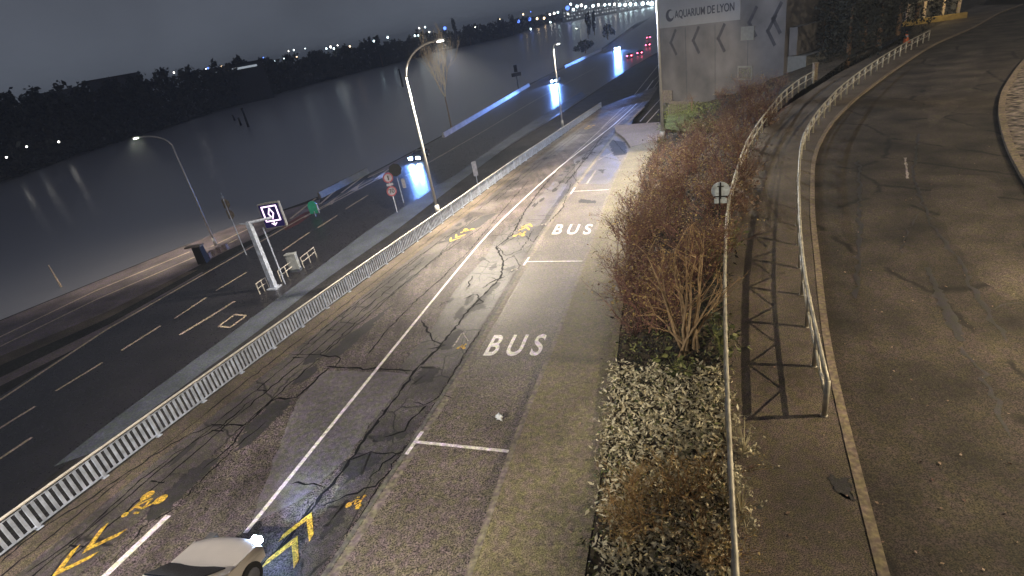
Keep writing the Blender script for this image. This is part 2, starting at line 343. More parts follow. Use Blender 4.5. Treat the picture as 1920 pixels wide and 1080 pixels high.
lowstrip('quay_road', road_l, road_r, m_low, 0.004, 160)
lowstrip('quay_gutter', [(100, 875), (168, 820), (290, 729), (410, 642), (480, 590), (546, 541), (695, 428), (850, 330), (960, 252), (1090, 172)], [(170, 850), (241, 800), (360, 712), (480, 624), (600, 531), (740, 434), (850, 350), (960, 268), (1100, 180)], m_conc, 0.008)  # concrete band; bluish light spill is put into its colour and width
mbk = MB()
for pl, w in (([(-160, 712), (0, 632), (180, 545), (356, 472)], 0.32), ([(-160, 730), (0, 650), (180, 562), (365, 482)], 0.30), ([(395, 463), (470, 427)], 0.28), ([(405, 470), (445, 448)], 0.3)):
    ribbon(mbk, ls(pl), w, zLow, 0.012)
tag(mbk.build('quay_lines', m_oldline), kind='structure')
mbl = MB()
ribbon(mbl, ls([(-160, 845), (0, 750), (200, 618), (460, 470), (560, 412), (640, 368), (700, 335)]), 0.26, zLow, 0.010)
dash = [((-60, 840), (66, 762)), ((-60, 900), (60, 820)), ((105, 733), (192, 680)), ((228, 657), (301, 611)), ((328, 597), (388, 557)), ((405, 545), (462, 511)), ((530, 470), (580, 436)), ((596, 427), (632, 404)), ((648, 392), (690, 366)), ((640, 540), (600, 566))]
for a, c in dash[:-1]: ribbon(mbl, ls([a, c]), 0.22, zLow, 0.010)
ribbon(mbl, ls([(337, 628), (400, 590), (440, 565)]), 0.28, zLow, 0.010)
ribbon(mbl, ls([(410, 612), (432, 614), (462, 592), (440, 590), (410, 612)]), 0.18, zLow, 0.014)
ribbon(mbl, ls([(760, 400-70), (900, 250), (1000, 190), (1120, 125)]), 0.14, zLow, 0.010)
for (x0, y0, x1, y1) in ((545, 410, 600, 372), (600, 383, 645, 350), (640, 362, 690, 330), (690, 333, 730, 318)):   # merge arrows along the bus lane
    ribbon(mbl, ls([(x0, y0), (x1-8, y1)]), 0.35, zLow, 0.010)
ribbon(mbl, ls([(570, 408), (640, 372), (700, 340), (735, 325)]), 0.3, zLow, 0.014)
for x, y in ((618, 377), (664, 350), (712, 327)): poly(mbl, ls([(x-12, y+10), (x+14, y-8), (x+22, y-14), (x+10, y-3), (x+6, y+6)]), zLow, 0.018)
tag(mbl.build('quay_road_lines', m_oldline), kind='structure')
mb = MB(); poly(mb, ls([(528, 425), (572, 398), (600, 392), (560, 420), (535, 432)]), zLow, 0.007); tag(mb.build('red_lane_patch', m_red), kind='structure')

# far bank
fb_px = [(-260, 420), (-120, 385), (0, 345), (150, 290), (300, 245), (400, 212), (500, 182), (600, 155), (700, 130), (830, 98), (960, 68), (1066, 32)]
fb = np.array([[G(*p, WZ).x, G(*p, WZ).y] for p in fb_px]); fb = resample(fb, 120)
back = np.array([[-900, 0], [-900, 1200], [-200, 1700], [400, 2400]])
fb2 = np.vstack([fb, [[160, 1150], [290, 1150], [420, 1150], [700, 1100]]])
strip('far_bank', fb2, back, lambda x, y: WZ, 0.6, m_ground, 120)

# upper road and the ground that carries it
strip('upper_road', FN, bayL, zU, 0.0, m_road, 200, 1)
edge_in = offset(FN, 3.4)
strip('road_margin', FN, offset(FN, 1.15), zU, 0.004, m_path, 200)
strip('bus_bay', bayL[:78], kerb if False else np.vstack([kerb, v2(us([(1180, 262), (1160, 245)]))]), zU, 0.004, m_bay, 150)
bulb = us([(1182, 278), (1172, 262), (1155, 250), (1152, 237)]); bulbR = us([(1246, 262), (1243, 248), (1240, 240), (1236, 231)])
pk = np.vstack([offset(kerb, 0.16)[:-1], np.array([[p.x, p.y] for p in bulb])]); pr = np.vstack([pavR, np.array([[p.x, p.y] for p in bulbR])])
strip('pavement', offset(kerb, 0.16), pavR, zU, 0.14, m_pave, 120)
strip('pavement_ramp', bulb, bulbR, zU, 0.14, m_ramp, 10)
tag(stepkerb('pavement_kerb', kerb, 0.16, zU, 0.145, m_kerb), kind='structure')
tag(stepkerb('bay_edge_strip', bayL[:80], -0.14, zU, 0.012, m_kerbd), kind='structure')
tag(stepkerb('bay_edge_strip', offset(bayL, 0.03)[:80], 0.22, zU, 0.009, m_kerb), kind='structure')
mb = MB()
for i in range(len(FN)-1):
    a, c = FN[i], FN[i+1]; mb.add([(a[0], a[1], ZL-0.1), (c[0], c[1], ZL-0.1), (c[0], c[1], zU(*c)), (a[0], a[1], zU(*a))], [(0, 1, 2, 3)])
tag(mb.build('retaining_wall', m_conc), 'grey concrete retaining wall under the long barred railing', 'retaining wall')

# embankment between pavement and footpath
eL = np.vstack([pavR, np.array([[p.x, p.y] for p in us([(1250, 238), (1252, 220), (1255, 205), (1258, 195)])])])
eR = np.vstack([railL, [[45, 66], [58, 74]]])
A = resample(eL, 140); B = resample(eR, 140); K = 14; vs = []
def bank_z(p, q, f):
    za = zU(*p)+0.1; s_ = f*f*(3-2*f); return za*(1-s_)-0.03*s_
for i in range(140):
    for j in range(K+1):
        f = j/K; p = A[i]*(1-f)+B[i]*f; vs.append((p[0], p[1], bank_z(A[i], B[i], f)+(rng.normal(0, 0.05) if 0 < j < K else 0)))
mb = MB(); mb.add(vs, [(i*(K+1)+j, i*(K+1)+j+1, (i+1)*(K+1)+j+1, (i+1)*(K+1)+j) for i in range(139) for j in range(K)])
o = mb.build('embankment', m_soil); tag(o, kind='structure')
if o.data.polygons[0].normal.z < 0: o.data.flip_normals()
BANK = np.array(vs)
def bank_at(px, py):     # a point of the embankment seen at this pixel
    P = None; best = 1e9
    V = BANK-np.array(CP); 
    x = 960+FPX*(V@np.array(rt))/(V@np.array(fw)); y = 540-FPX*(V@np.array(up))/(V@np.array(fw))
    k = int(np.argmin((x-px)**2+(y-py)**2)); return Vector(BANK[k])
strip('lawn', us([(1246, 250), (1252, 225), (1257, 196)]), [bank_at(1345, 235), bank_at(1345, 215), bank_at(1340, 195)], lambda x, y: zU(x, y)+0.5, 0.0, m_grass, 6)

# footpath, kerb and road on the right
zfar = 260
strip('foot_path', pathL, kerbR, zR, 0.0, m_path, 160)
tag(stepkerb('path_kerb', kerbR, 0.2, zR, 0.02, m_kerbR, 0.14), kind='structure')
kr2 = offset(kerbR, 0.2)
strip('right_road', kr2, np.array([[40, -10], [90, -5], [140, 30], [150, 60], [160, 90]]), zR, -0.12, m_rroad, 160)
strip('right_ground', np.vstack([pathL[60:], [[130, 120]]]), np.array([[50, 66], [66, 84], [90, 112], [120, 140]]), zR, -0.05, m_soil, 60)
strip('right_ground_far', np.array([[120, 60], [110, 90], [100, 100], [90, 97]]), np.array([[260, 60], [250, 150], [160, 200], [100, 170]]), zR, -0.15, m_soil, 30)
isl = smooth2([G(*p) for p in [(2080, 560), (1990, 430), (1920, 343), (1884, 273), (1870, 215), (1875, 175), (1900, 135), (1920, 110), (1990, 60), (2050, 30)]], 60, 4)
tag(stepkerb('island_kerb', isl, 0.32, zR, 0.06, m_kerbR, 0.2), kind='structure')
m_cob = asphalt('cobbles', (0.19, 0.165, 0.13), 0.8, grain=2.2, gs=0.9, big=0.2, bump=1.0)
strip('traffic_island', offset(isl, 0.32), np.array([[60, 20], [70, 30], [80, 45], [80, 52]]), zR, 0.0, m_cob, 60)

# ------------------------------------------------------------------ paint, cracks and patches on the upper road
mb = MB(); ribbon(mb, wl, 0.13, zU, 0.013, step=1.0)
for a, c in (((150, 1125), (316, 967)), ((1030, 330), (1041, 322))): ribbon(mb, us([a, c]), 0.2, zU, 0.013)
for a, c, w in (((779, 829), (955, 847), 0.12), ((985, 491), (1092, 490), 0.12), ((1075, 359), (1142, 356), 0.12)): ribbon(mb, us([a, c]), w, zU, 0.017)
for a, c, w in (((762, 853), (792, 810), 0.12), ((982, 498), (992, 483), 0.12), ((1070, 364), (1078, 352), 0.12)): ribbon(mb, us([a, c]), w, zU, 0.021)
ribbon(mb, us([(1045, 420), (1098, 357), (1120, 330)]), 0.10, zU, 0.0125, jit=0.01) if False else None
tag(mb.build('road_lines', m_white), kind='structure')
mb = MB()
ribbon(mb, us([(850, 650), (868, 622), (878, 640)]), 0.05, zU, 0.012, jit=0.01)
for a in ([(1100, 345), (1117, 320)], [(1128, 415), (1118, 432)], [(1122, 300), (1150, 285)], [(1195, 250), (1236, 205)], [(1150, 240), (1236, 150)], [(1200, 228), (1240, 183)]): ribbon(mb, us(a), 0.14, zU, 0.012)
ribbon(mb, us([(1040, 322), (1080, 285), (1130, 240), (1200, 180), (1236, 140)]), 0.12, zU, 0.009)
ribbon(mb, us([(1128, 240), (1180, 190), (1236, 120)]), 0.16, zU, 0.015)
tag(mb.build('worn_road_lines', m_worn), kind='structure')

n_up = Vector((SL*DR[0], SL*DR[1], 1)).normalized()
def surf_axes(a, c):            # X across the road, Y along the road on the sloping surface
    P = U(*a); Q = U(*c); X = (Q-P).normalized(); Y = n_up.cross(X).normalized(); return P, Q, X, Y
def bus(a, c, topc, label):
    P, Q, X, Y = surf_axes(a, c); T = U(*topc); hgt = abs((T-P).dot(Y)); w = (Q-P).length
    Yd = Vector((DR[0], DR[1], -SL)).normalized()
    h = hgt/max(0.2, abs(Yd.dot(Y)))
    mid = (P+Q)/2 + Yd*h/2 + n_up*0.016
    c_ = bpy.data.curves.new('f', 'FONT'); c_.body = 'B U S'; c_.size = 1; c_.offset = 0.02; c_.align_x = 'CENTER'; c_.align_y = 'CENTER'
    o = bpy.data.objects.new('f', c_); COL.objects.link(o); bpy.context.view_layer.update()
    me = bpy.data.meshes.new_from_object(o.evaluated_get(bpy.context.evaluated_depsgraph_get())); bpy.data.objects.remove(o)
    xs = [v.co.x for v in me.vertices]; ys = [v.co.y for v in me.vertices]; wx = max(xs)-min(xs); wy = max(ys)-min(ys); cx = (max(xs)+min(xs))/2; cy = (max(ys)+min(ys))/2
    for v in me.vertices: v.co = mid + X*(v.co.x-cx)/wx*w + Yd*(v.co.y-cy)/wy*h
    me.materials.clear(); me.materials.append(m_white); return tag(link(bpy.data.objects.new('bus_lettering', me)), kind='structure')
bus((905, 668), (1012, 668), (948, 628), '')
bus((1034, 440), (1106, 440), (1058, 421), '')

def bike(center, ahead, scale, flip, nchev=2, onlybike=False, mat=None):   # cycle symbol and chevrons
    P = U(*center); Y = (U(*ahead)-P); Y.z = 0; Y.normalize(); X = Vector((Y.y, -Y.x, 0)); mb = MB()
    def q(x, y): p = P+X*x*scale+Y*y*scale; return (p.x, p.y)
    def wheel(cx, cy, r):
        poly(mb, [q(cx+r*math.cos(a), cy+1.25*r*math.sin(a)) for a in np.linspace(0, 2*math.pi, 15)[:-1]], zU, 0.013)
    wheel(-0.3, -0.1, 0.16); wheel(0.3, -0.1, 0.16)
    for a, c in (((-0.3, -0.1), (-0.1, 0.3)), ((-0.1, 0.3), (0.22, 0.32)), ((-0.1, 0.3), (0.02, -0.05)), ((0.02, -0.05), (0.22, 0.32)), ((0.3, -0.1), (0.2, 0.5)), ((-0.15, 0.45), (0.0, 0.5))):
        ribbon(mb, [q(*a), q(*c)], 0.07*scale, zU, 0.017)
    poly(mb, [q(0.22+0.1*math.cos(a), 0.62+0.1*math.sin(a)) for a in np.linspace(0, 2*math.pi, 9)[:-1]], zU, 0.013)
    if not onlybike:
        for k in range(nchev):
            y0 = 0.95+k*0.75
            poly(mb, [q(-0.42, y0), q(-0.42, y0+0.24), q(0, y0+0.95), q(0, y0+0.66)], zU, 0.013)
            poly(mb, [q(0, y0+0.66), q(0, y0+0.95), q(0.42, y0+0.24), q(0.42, y0)], zU, 0.0135)
    return tag(mb.build('cycle_marking', mat or m_yellow), kind='structure')
bike((283, 938), (160, 1034), 1.0, 0)
bike((477, 1138), (567, 990), 1.0, 0)
bike((878, 431), (845, 452), 0.9, 0)
bike((974, 441), (993, 420), 0.9, 0)
bike((665, 946), (700, 900), 0.5, 0, onlybike=True, mat=m_yellow)
bike((865, 652), (885, 622), 0.42, 0, onlybike=True, mat=m_yellow)
bike((965, 506), (980, 480), 0.42, 0, onlybike=True, mat=m_worn)
bike((1020, 421), (1032, 400), 0.42, 0, onlybike=True, mat=m_worn)
bike((1108, 236), (1095, 246), 1.2, 0)

ck = MB()
cracks = [([(690, 665), (720, 625), (760, 585), (790, 555), (830, 520), (880, 470), (930, 410), (962, 372), (990, 340)], .05),
 ([(546, 666), (600, 665), (640, 672), (628, 690), (612, 690)], .05), ([(612, 688), (700, 691), (776, 696)], .07),
 ([(617, 690), (560, 742), (552, 748), (515, 748), (460, 798), (395, 795)], .07), ([(460, 798), (440, 830), (380, 880)], .05),
 ([(1062, 300), (1010, 360), (985, 395), (960, 440), (930, 465), (945, 490), (940, 520), (900, 560), (872, 590), (850, 620), (820, 655), (776, 697), (740, 750), (690, 815), (640, 885), (590, 945), (560, 985), (520, 1040)], .09),
 ([(610, 915), (565, 905), (545, 908)], .06), ([(900, 405), (830, 450), (770, 490), (700, 545), (620, 605), (560, 660)], .045), ([(905, 425), (830, 475), (760, 530), (680, 595), (600, 665)], .045),
 ([(0, 1058), (60, 1003), (150, 948), (250, 880), (330, 828), (400, 797)], .06), ([(50, 1075), (130, 1020), (215, 945), (262, 900), (330, 850), (420, 795), (480, 745)], .05), ([(200, 1060), (270, 990), (330, 950), (430, 850), (500, 790)], .04),
 ([(0, 1030), (80, 968), (180, 900), (300, 810), (420, 720), (560, 615)], .06), ([(790, 600), (812, 640), (835, 648), (800, 655)], .07), ([(870, 560), (893, 552), (905, 568), (880, 575)], .07), ([(905, 540), (935, 522), (948, 518)], .08),
 ([(930, 460), (950, 480), (975, 470), (990, 450), (1000, 430)], .05), ([(945, 490), (965, 478), (975, 500), (960, 510)], .05), ([(965, 425), (1000, 455), (1010, 440)], .04), ([(985, 412), (1035, 412), (1060, 385)], .04), ([(1000, 405), (1060, 403)], .04),
 ([(1240, 165), (1180, 205), (1120, 265), (1080, 310), (1040, 355)], .05), ([(1175, 215), (1140, 240), (1105, 290), (1060, 345)], .07), ([(1070, 345), (1055, 390), (1015, 430)], .05),
 ([(1130, 265), (1100, 290), (1075, 330), (1085, 345)], .05), ([(1100, 288), (1140, 296), (1165, 302)], .05), ([(1150, 262), (1165, 280), (1172, 288)], .06),
 ([(850, 1000), (800, 960)], .0), ([(1100, 690), (1108, 660), (1150, 672)], .03), ([(995, 765), (1060, 768), (1140, 770)], .03),
 ([(720, 820), (760, 808), (770, 790), (800, 760)], .06), ([(650, 865), (690, 850), (750, 850), (790, 830)], .05), ([(690, 900), (720, 870), (755, 845)], .05), ([(600, 950), (650, 930), (700, 915), (735, 880)], .05), ([(775, 755), (800, 760), (830, 740), (850, 748)], .05), ([(480, 1075), (560, 985), (590, 940)], .05),
 ([(640, 1010), (690, 950), (730, 880), (790, 800), (850, 700), (900, 620)], .035)]
for pts, w in cracks:
    if w: ribbon(ck, us(pts), w, zU, 0.0105+0.0005*random.random(), jit=0.035, step=0.22, taper=True)
for k in range(34):                                        # short cracks in the broken strips
    t_ = random.random(); i = int(8+t_*55); c0 = wl[i]; p = Vector((*c0, 0))+Vector((DR[1], -DR[0], 0))*random.uniform(0.9, 2.6)
    q_ = [(p.x, p.y)]
    a = random.uniform(0, 6.28)
    for _ in range(random.randint(2, 5)): a += random.uniform(-1, 1); q_.append((q_[-1][0]+0.45*math.cos(a), q_[-1][1]+0.45*math.sin(a)))
    ribbon(ck, q_, random.uniform(.02, .06), zU, 0.0112, jit=0.02, step=0.15, taper=True)
for k in range(26):                                        # rungs between the twin seams near the railing
    i = 8+k*2; p = FN[min(i, 70)]; d = 1.7+0.2*math.sin(k); q0 = offset(FN, d)[min(i, 70)]; q1 = offset(FN, d+0.55)[min(i, 70)]
    ribbon(ck, [q0, q1], .05, zU, 0.0118, jit=0.02, step=0.12)
for dd, i0, i1 in ((1.7, 3, 30), (2.25, 3, 26), (1.75, 34, 66), (2.3, 36, 66), (0.75, 2, 75), (2.9, 12, 30)):
    ribbon(ck, offset(FN, dd)[i0:i1], .045, zU, 0.0104, jit=0.03, step=0.3)
tag(ck.build('road_cracks', m_crack), kind='structure')
def ragged(pts, j=0.06, n=60):
    P = [Vector((p[0], p[1])) for p in pts]; P.append(P[0]); Q = resample(P, n)[:-1]; return Q+rng.normal(0, j, Q.shape)
pt = MB()
for pts in ([(270, 975), (275, 955), (350, 888), (392, 857), (412, 860), (372, 903), (322, 952), (290, 975)], [(820, 458), (850, 437), (905, 405), (935, 398), (900, 425), (850, 452)],
            [(515, 752), (552, 750), (470, 832), (440, 848), (460, 800)], [(790, 690), (828, 688), (812, 715), (772, 722)], [(690, 818), (760, 806), (765, 822), (700, 828)], [(640, 870), (700, 845), (720, 862), (650, 905)],
            [(872, 590), (895, 560), (912, 575), (885, 585)], [(890, 570), (930, 528), (938, 532), (905, 565)], [(605, 668), (660, 625), (740, 568), (700, 610), (640, 668)], [(940, 505), (968, 498), (960, 510)],
            [(1085, 373), (1120, 377), (1118, 381), (1085, 380)], [(1120, 318), (1135, 318), (1130, 325)], [(1140, 262), (1172, 266), (1176, 290), (1150, 292)], [(620, 960), (655, 940), (640, 985), (600, 1010)], [(850, 622), (870, 618), (845, 655), (815, 655)]):
    poly(pt, ragged(us(pts)), zU, 0.0072)
for k in range(60):
    i = int(rng.uniform(8, 66)); p = wl[i]+np.array([DR[1], -DR[0]])*rng.uniform(0.9, 2.3); a_ = rng.uniform(.25, .9); b_ = rng.uniform(.06, .28)
    if k > 40: p = offset(FN, rng.uniform(1.5, 3.2))[int(rng.uniform(2, 70))]
    u = np.array(DR); w_ = np.array([DR[1], -DR[0]]); poly(pt, [tuple(p+u*a_*math.cos(t2)*(1+rng.normal(0, .2))+w_*b_*math.sin(t2)*(1+rng.normal(0, .2))) for t2 in np.linspace(0, 6.28, 16)[:-1]], zU, 0.0074+k*0.00002)
tag(pt.build('road_patches', m_patch), kind='structure')
pt = MB()
for pts in ([(555, 752), (612, 694), (770, 700), (640, 870), (560, 940), (470, 985)], [(985, 395), (1040, 340), (1065, 345), (1010, 425), (975, 425)], [(1075, 300), (1130, 270), (1165, 305), (1140, 345), (1085, 345)]):
    poly(pt, ragged(us(pts), 0.03), zU, 0.0052)
tag(pt.build('pale_road_patches', m_pale), kind='structure')
ov = strip('broken_margin', np.array([np.array(wl[i])+np.array([DR[1], -DR[0]])*(0.95+0.15*math.sin(i)) for i in range(6, 70)]), offset(bayL, -0.25)[8:66], zU, 0.0035, m_edge, 90)
strip('seamed_margin', offset(FN, 1.2), offset(FN, 3.0), zU, 0.0038, m_seam, 200)
# right road wear
z12 = lambda x, y: -0.12
pr_ = MB()
for pts in ([(1733, 500), (1745, 502), (1765, 545), (1790, 590), (1810, 640), (1795, 640), (1768, 590)], [(1550, 900), (1590, 905), (1598, 945), (1560, 925)]):
    poly(pr_, ragged([G(*p, -0.12) for p in pts], 0.04), z12 if pts[0][0] > 1600 else zR, 0.008)
for pts, w in (([(1722, 250), (1712, 330), (1730, 380), (1745, 420), (1790, 480), (1805, 500), (1830, 550), (1850, 590), (1870, 610), (1888, 640)], .12), ([(1850, 588), (1875, 572), (1920, 566)], .06), ([(1802, 650), (1840, 700), (1870, 760), (1895, 820)], .1), ([(1690, 480), (1700, 433), (1725, 400)], .06), ([(1608, 345), (1560, 352), (1520, 366)], .04), ([(1740, 325), (1860, 325), (1880, 340)], .04), ([(1560, 330), (1575, 330)], .03), ([(1625, 432), (1700, 430)], .05), ([(1610, 300), (1612, 450), (1605, 560)], .15)):
    ribbon(pr_, [G(*p, -0.12) for p in pts], w, z12, 0.006, jit=0.05, step=0.3, taper=True)
tag(pr_.build('right_road_cracks', m_patch), kind='structure')
mb = MB()
for pts in ([(1745, 330), (1850, 330), (1900, 400), (1960, 560), (1880, 560), (1850, 540), (1800, 470), (1760, 420)], [(1760, 120), (1840, 90), (1860, 120), (1800, 200), (1740, 240), (1735, 180)]): poly(mb, ragged([G(*p, -0.12) for p in pts], 0.12), z12, 0.003)
tag(mb.build('worn_right_patches', m_rworn), kind='structure')
mb = MB(); ribbon(mb, [G(*p, -0.12) for p in ((1697, 296), (1702, 335))], 0.1, z12, 0.01, jit=0.01); tag(mb.build('right_road_mark', m_worn), kind='structure')

# ------------------------------------------------------------------ long barred railing
fr = thing('barred_railing', 'long galvanised railing with close flat vertical bars between the two road levels', 'railing', (FN[0][0], FN[0][1], zU(*FN[0])))
dist = np.r_[0, np.cumsum(np.hypot(*np.diff(FN, axis=0).T))]; TL = dist[-1]
def onF(s): return Vector((np.interp(s, dist, FN[:, 0]), np.interp(s, dist, FN[:, 1]), 0))
mb = MB(); npan = int(TL/2.0); HB = 0.92
tp = []
for k in range(npan+1):
    p = onF(k*2.0); p.z = zU(p.x, p.y)+HB; tp.append(p)
mb.tube(tp, 0.045, 8); setp(mb.build('top_rail', m_rail, None, True), fr)
for k in range(npan):
    a = onF(k*2.0); c = onF((k+1)*2.0); a.z = zU(a.x, a.y); c.z = zU(c.x, c.y); ax = (c-a).normalized(); ay = Vector((-ax.y, ax.x, 0)).normalized(); az = ax.cross(ay)
    pn = MB(); pn.box((a+c)/2+Vector((0, 0, 0.10)), (1.96, 0.04, 0.045), ax, ay, az); pn.box((a+c)/2+Vector((0, 0, HB-0.09)), (1.96, 0.03, 0.03), ax, ay, az)
    nb = 9
    for j in range(nb):
        q = a+(c-a)*((j+1)/(nb+1)); pn.box(q+Vector((0, 0, 0.47)), (0.095, 0.02, 0.72), ax, ay)
    setp(pn.build('bar_panel', m_galv), fr)
for k in range(npan+1):
    a = onF(k*2.0); a.z = zU(a.x, a.y); d = onF(min(TL, k*2.0+.5))-onF(max(0, k*2.0-.5)); d.normalize(); d2 = Vector((-d.y, d.x, 0))
    po = MB(); po.box(a+Vector((0, 0, 0.44)), (0.10, 0.06, 0.9), d, d2); po.box(a+Vector((0, 0, 0.012)), (0.18, 0.14, 0.024), d, d2)
    setp(po.build('post', m_galv), fr)

# ------------------------------------------------------------------ street lamps
LAMPC = (1.0, 0.88, 0.71)
def street_lamp(base, h, adir, alen, rise, label, power, r0=0.10, lit=True, grp=None, aim=None, cone=150, col=None):
    t_ = thing('street_lamp', label, 'street lamp', base, grp); base = Vector(base); a = Vector(adir).normalized()
    top = base+Vector((0, 0, h)); mb = MB()
    mb.tube([base, base+Vector((0, 0, 0.9))], [r0*1.7, r0*1.5], 12); mb.tube([base+Vector((0, 0, 0.9)), base+Vector((0, 0, h*0.5)), top], [r0, r0*0.8, r0*0.6], 12)
    setp(mb.build('pole', m_pole, None, True), t_)
    mb = MB(); bend = [top+a*(alen*0.08*math.sin(q))*2.2+Vector((0, 0, 0.75*(1-math.cos(q))*0 + 0.6*math.sin(q))) for q in (0,)]
    pts = [top]
    for q in np.linspace(0.15, 1, 7): pts.append(top+a*alen*(q**1.5)+Vector((0, 0, rise*(1-(1-q)**2))))
    mb.tube(pts, r0*0.6, 8); setp(mb.build('arm', m_pole, None, True), t_)
    hd = pts[-1]; w = a.cross(Vector((0, 0, 1))); dn = (pts[-1]-pts[-2]).normalized()
    mb = MB(); mb.box(hd+dn*0.3, (0.75, 0.28, 0.12), dn, w, w.cross(dn), 0.75); hs = setp(mb.build('lamp_head', m_pole), t_)
    mb = MB(); mb.disc(hd+dn*0.32-Vector((0, 0, 0.10)), (0, 0, 1), 0.22, 0.05, 16, (1, 0, 0)); setp(mb.build('lens', m_lens if lit else m_glassoff, None, True), t_)
    if power:
        lamp('lamp_light', hd+dn*0.32-Vector((0, 0, 0.25)), power, col or LAMPC, 'SPOT', 0.15, (aim if aim is not None else hd+dn*0.32-Vector((0, 0, 5))), cone, 0.5, t_)
    return t_
m_lens = emis('lamp_lens_lit', (1.0, 0.93, 0.85), 30); m_glassoff = M('lamp_lens_unlit', (0.3, 0.3, 0.3), 0.3)
rightd = Vector((DR[1], -DR[0], 0)); leftd = -rightd; ahead = Vector((DR[0], DR[1], 0))
baseA = U(823, 405); baseB = U(1055, 237); baseC = L(405, 460); baseD = U(1243, 262)
street_lamp(baseA, 10.1, rightd+ahead*0.3, 2.5, 1.9, 'tall lit street lamp at the barred railing, glowing beside bare twigs', 29000, 0.11, cone=142)
street_lamp(baseB, 10.8, rightd*0.2+ahead*0.2, 0.6, 0.5, 'street lamp with a short hooked top near the far end of the railing', 6000, 0.12)
street_lamp(baseC, 11.2, leftd-ahead*0.1, 3.4, 1.3, 'leaning armed street lamp on the river quay at far left', 5500, 0.11, aim=baseC+leftd*9, cone=110)
D_ = street_lamp(baseD, 14.5, leftd*0.8-ahead*0.5, 2.5, 0.4, 'tallest white lamp post beside the left corner of the facade', 15500, 0.16, aim=baseD+Vector((-10, -16, 0)), cone=74, col=(1.0, 0.88, 0.64))
E_ = L(1092, 95); street_lamp(E_, 8.5, leftd, 1.2, 0.6, 'small distant lit street lamp upstream beyond the hooked lamp', 600, 0.12)
street_lamp(Vector((51.5, 24, 0)), 15.2, (-1, 0, 0), 1.0, 0.25, 'added warm street lamp on the island side of the curved road, unseen', 0, 0.10)
street_lamp(Vector((20.3, 7.6, 0)), 8.3, (-1, 0.1, 0), 1.0, 0.25, 'warm street lamp standing right of the curved road just outside the view', 0, 0.10)
lamp('right_road_fill_light', (50, 24, 15), 17000, (1.0, 0.82, 0.55), 'POINT', 0.10)  # unseen lamp added to brighten the upper part of the right road
lamp('path_lamp_light', (19.1, 7.6, 8.2), 7900, (1.0, 0.82, 0.54), 'POINT', 0.05)
street_lamp(Vector((-19.2, -1.0, zU(-19.2, -1))), 10.1, rightd, 3.0, 1.6, 'street lamp of the barred railing standing left of the view', 0, 0.11)
lamp('road_lamp_light', (-15.5, -2.0, 11.0), 22000, (1.0, 0.91, 0.79), 'SPOT', 0.15, (-11, 13, -1), 78, 0.45)
lamp('facade_fill_light', baseD+Vector((-1.0, 1.5, 13.5)), 8000, (0.72, 0.82, 1.0), 'POINT', 0.15)  # extra cool source added at the tall post to brighten the facade
lamp('lawn_fill_light', baseD+Vector((0.3, 1.2, 13.8)), 11500, (1.0, 0.84, 0.56), 'SPOT', 0.15, U(1300, 195)+Vector((0, 0, 1.0)), 52, 0.9)  # extra spot added at the tall post to brighten lawn and wall foot

lamp('tree_fill_light', baseA+Vector((3.0, 1.0, 11.6)), 42000, LAMPC, 'SPOT', 0.15, L(848, 246)+Vector((0, 0, 15)), 14, 0.5)  # narrow extra spot added at the lamp head to brighten the bare tree
# ------------------------------------------------------------------ path railings
def pipe_rail(name, P, label, posts, brace, stop=None):
    d = np.r_[0, np.cumsum(np.hypot(*np.diff(P, axis=0).T))]; T = d[-1]
    on = lambda s: Vector((np.interp(s, d, P[:, 0]), np.interp(s, d, P[:, 1]), 0))
    t_ = thing(name, label, 'railing', on(0)); n = int(T/2.1)
    mb = MB(); mb.tube([on(s)+Vector((0, 0, RH)) for s in np.arange(0, n*2.1+.01, 0.7)], 0.055, 8); setp(mb.build('top_rail', m_railw, None, True), t_)
    mb = MB(); mb.tube([on(s)+Vector((0, 0, 0.55)) for s in np.arange(0, n*2.1+.01, 0.7)], 0.042, 6); setp(mb.build('middle_rail', m_railw, None, True), t_)
    for k in range(n+1):
        mb = MB(); mb.tube([on(k*2.1)-Vector((0, 0, 0.1)), on(k*2.1)+Vector((0, 0, RH+0.015))], 0.068, 8); mb.disc(on(k*2.1)+Vector((0, 0, 0.01)), (0, 0, 1), 0.09, 0.02, 10, (1, 0, 0)); setp(mb.build('post', m_railw, None, True), t_)
    if brace:
        for k in range(n):
            a, c = on(k*2.1), on((k+1)*2.1); m_ = (a+c)/2; mb = MB()
            mb.tube([a+Vector((0, 0, RH-0.03)), m_+Vector((0, 0, 0.56))], 0.022, 5); mb.tube([m_+Vector((0, 0, 0.56)), c+Vector((0, 0, RH-0.03))], 0.022, 5); setp(mb.build('brace', m_railw), t_)
pipe_rail('path_railing', railR, 'curved pipe railing beside the kerb on the right of the footpath', 1, True)
pipe_rail('path_railing', railL, 'pipe railing on the left of the footpath above the planted bank', 1, False)
g_ = thing('end_post', 'thick pale post closing the far end of the left path railing', 'post', G(1527, 150)); mb = MB(); q = G(1527, 150); mb.box(q+Vector((0, 0, 0.75)), (0.35, 0.35, 1.5)); mb.box(q+Vector((0, 0, 1.53)), (0.45, 0.45, 0.08)); setp(mb.build('shaft', m_kerbR), g_)

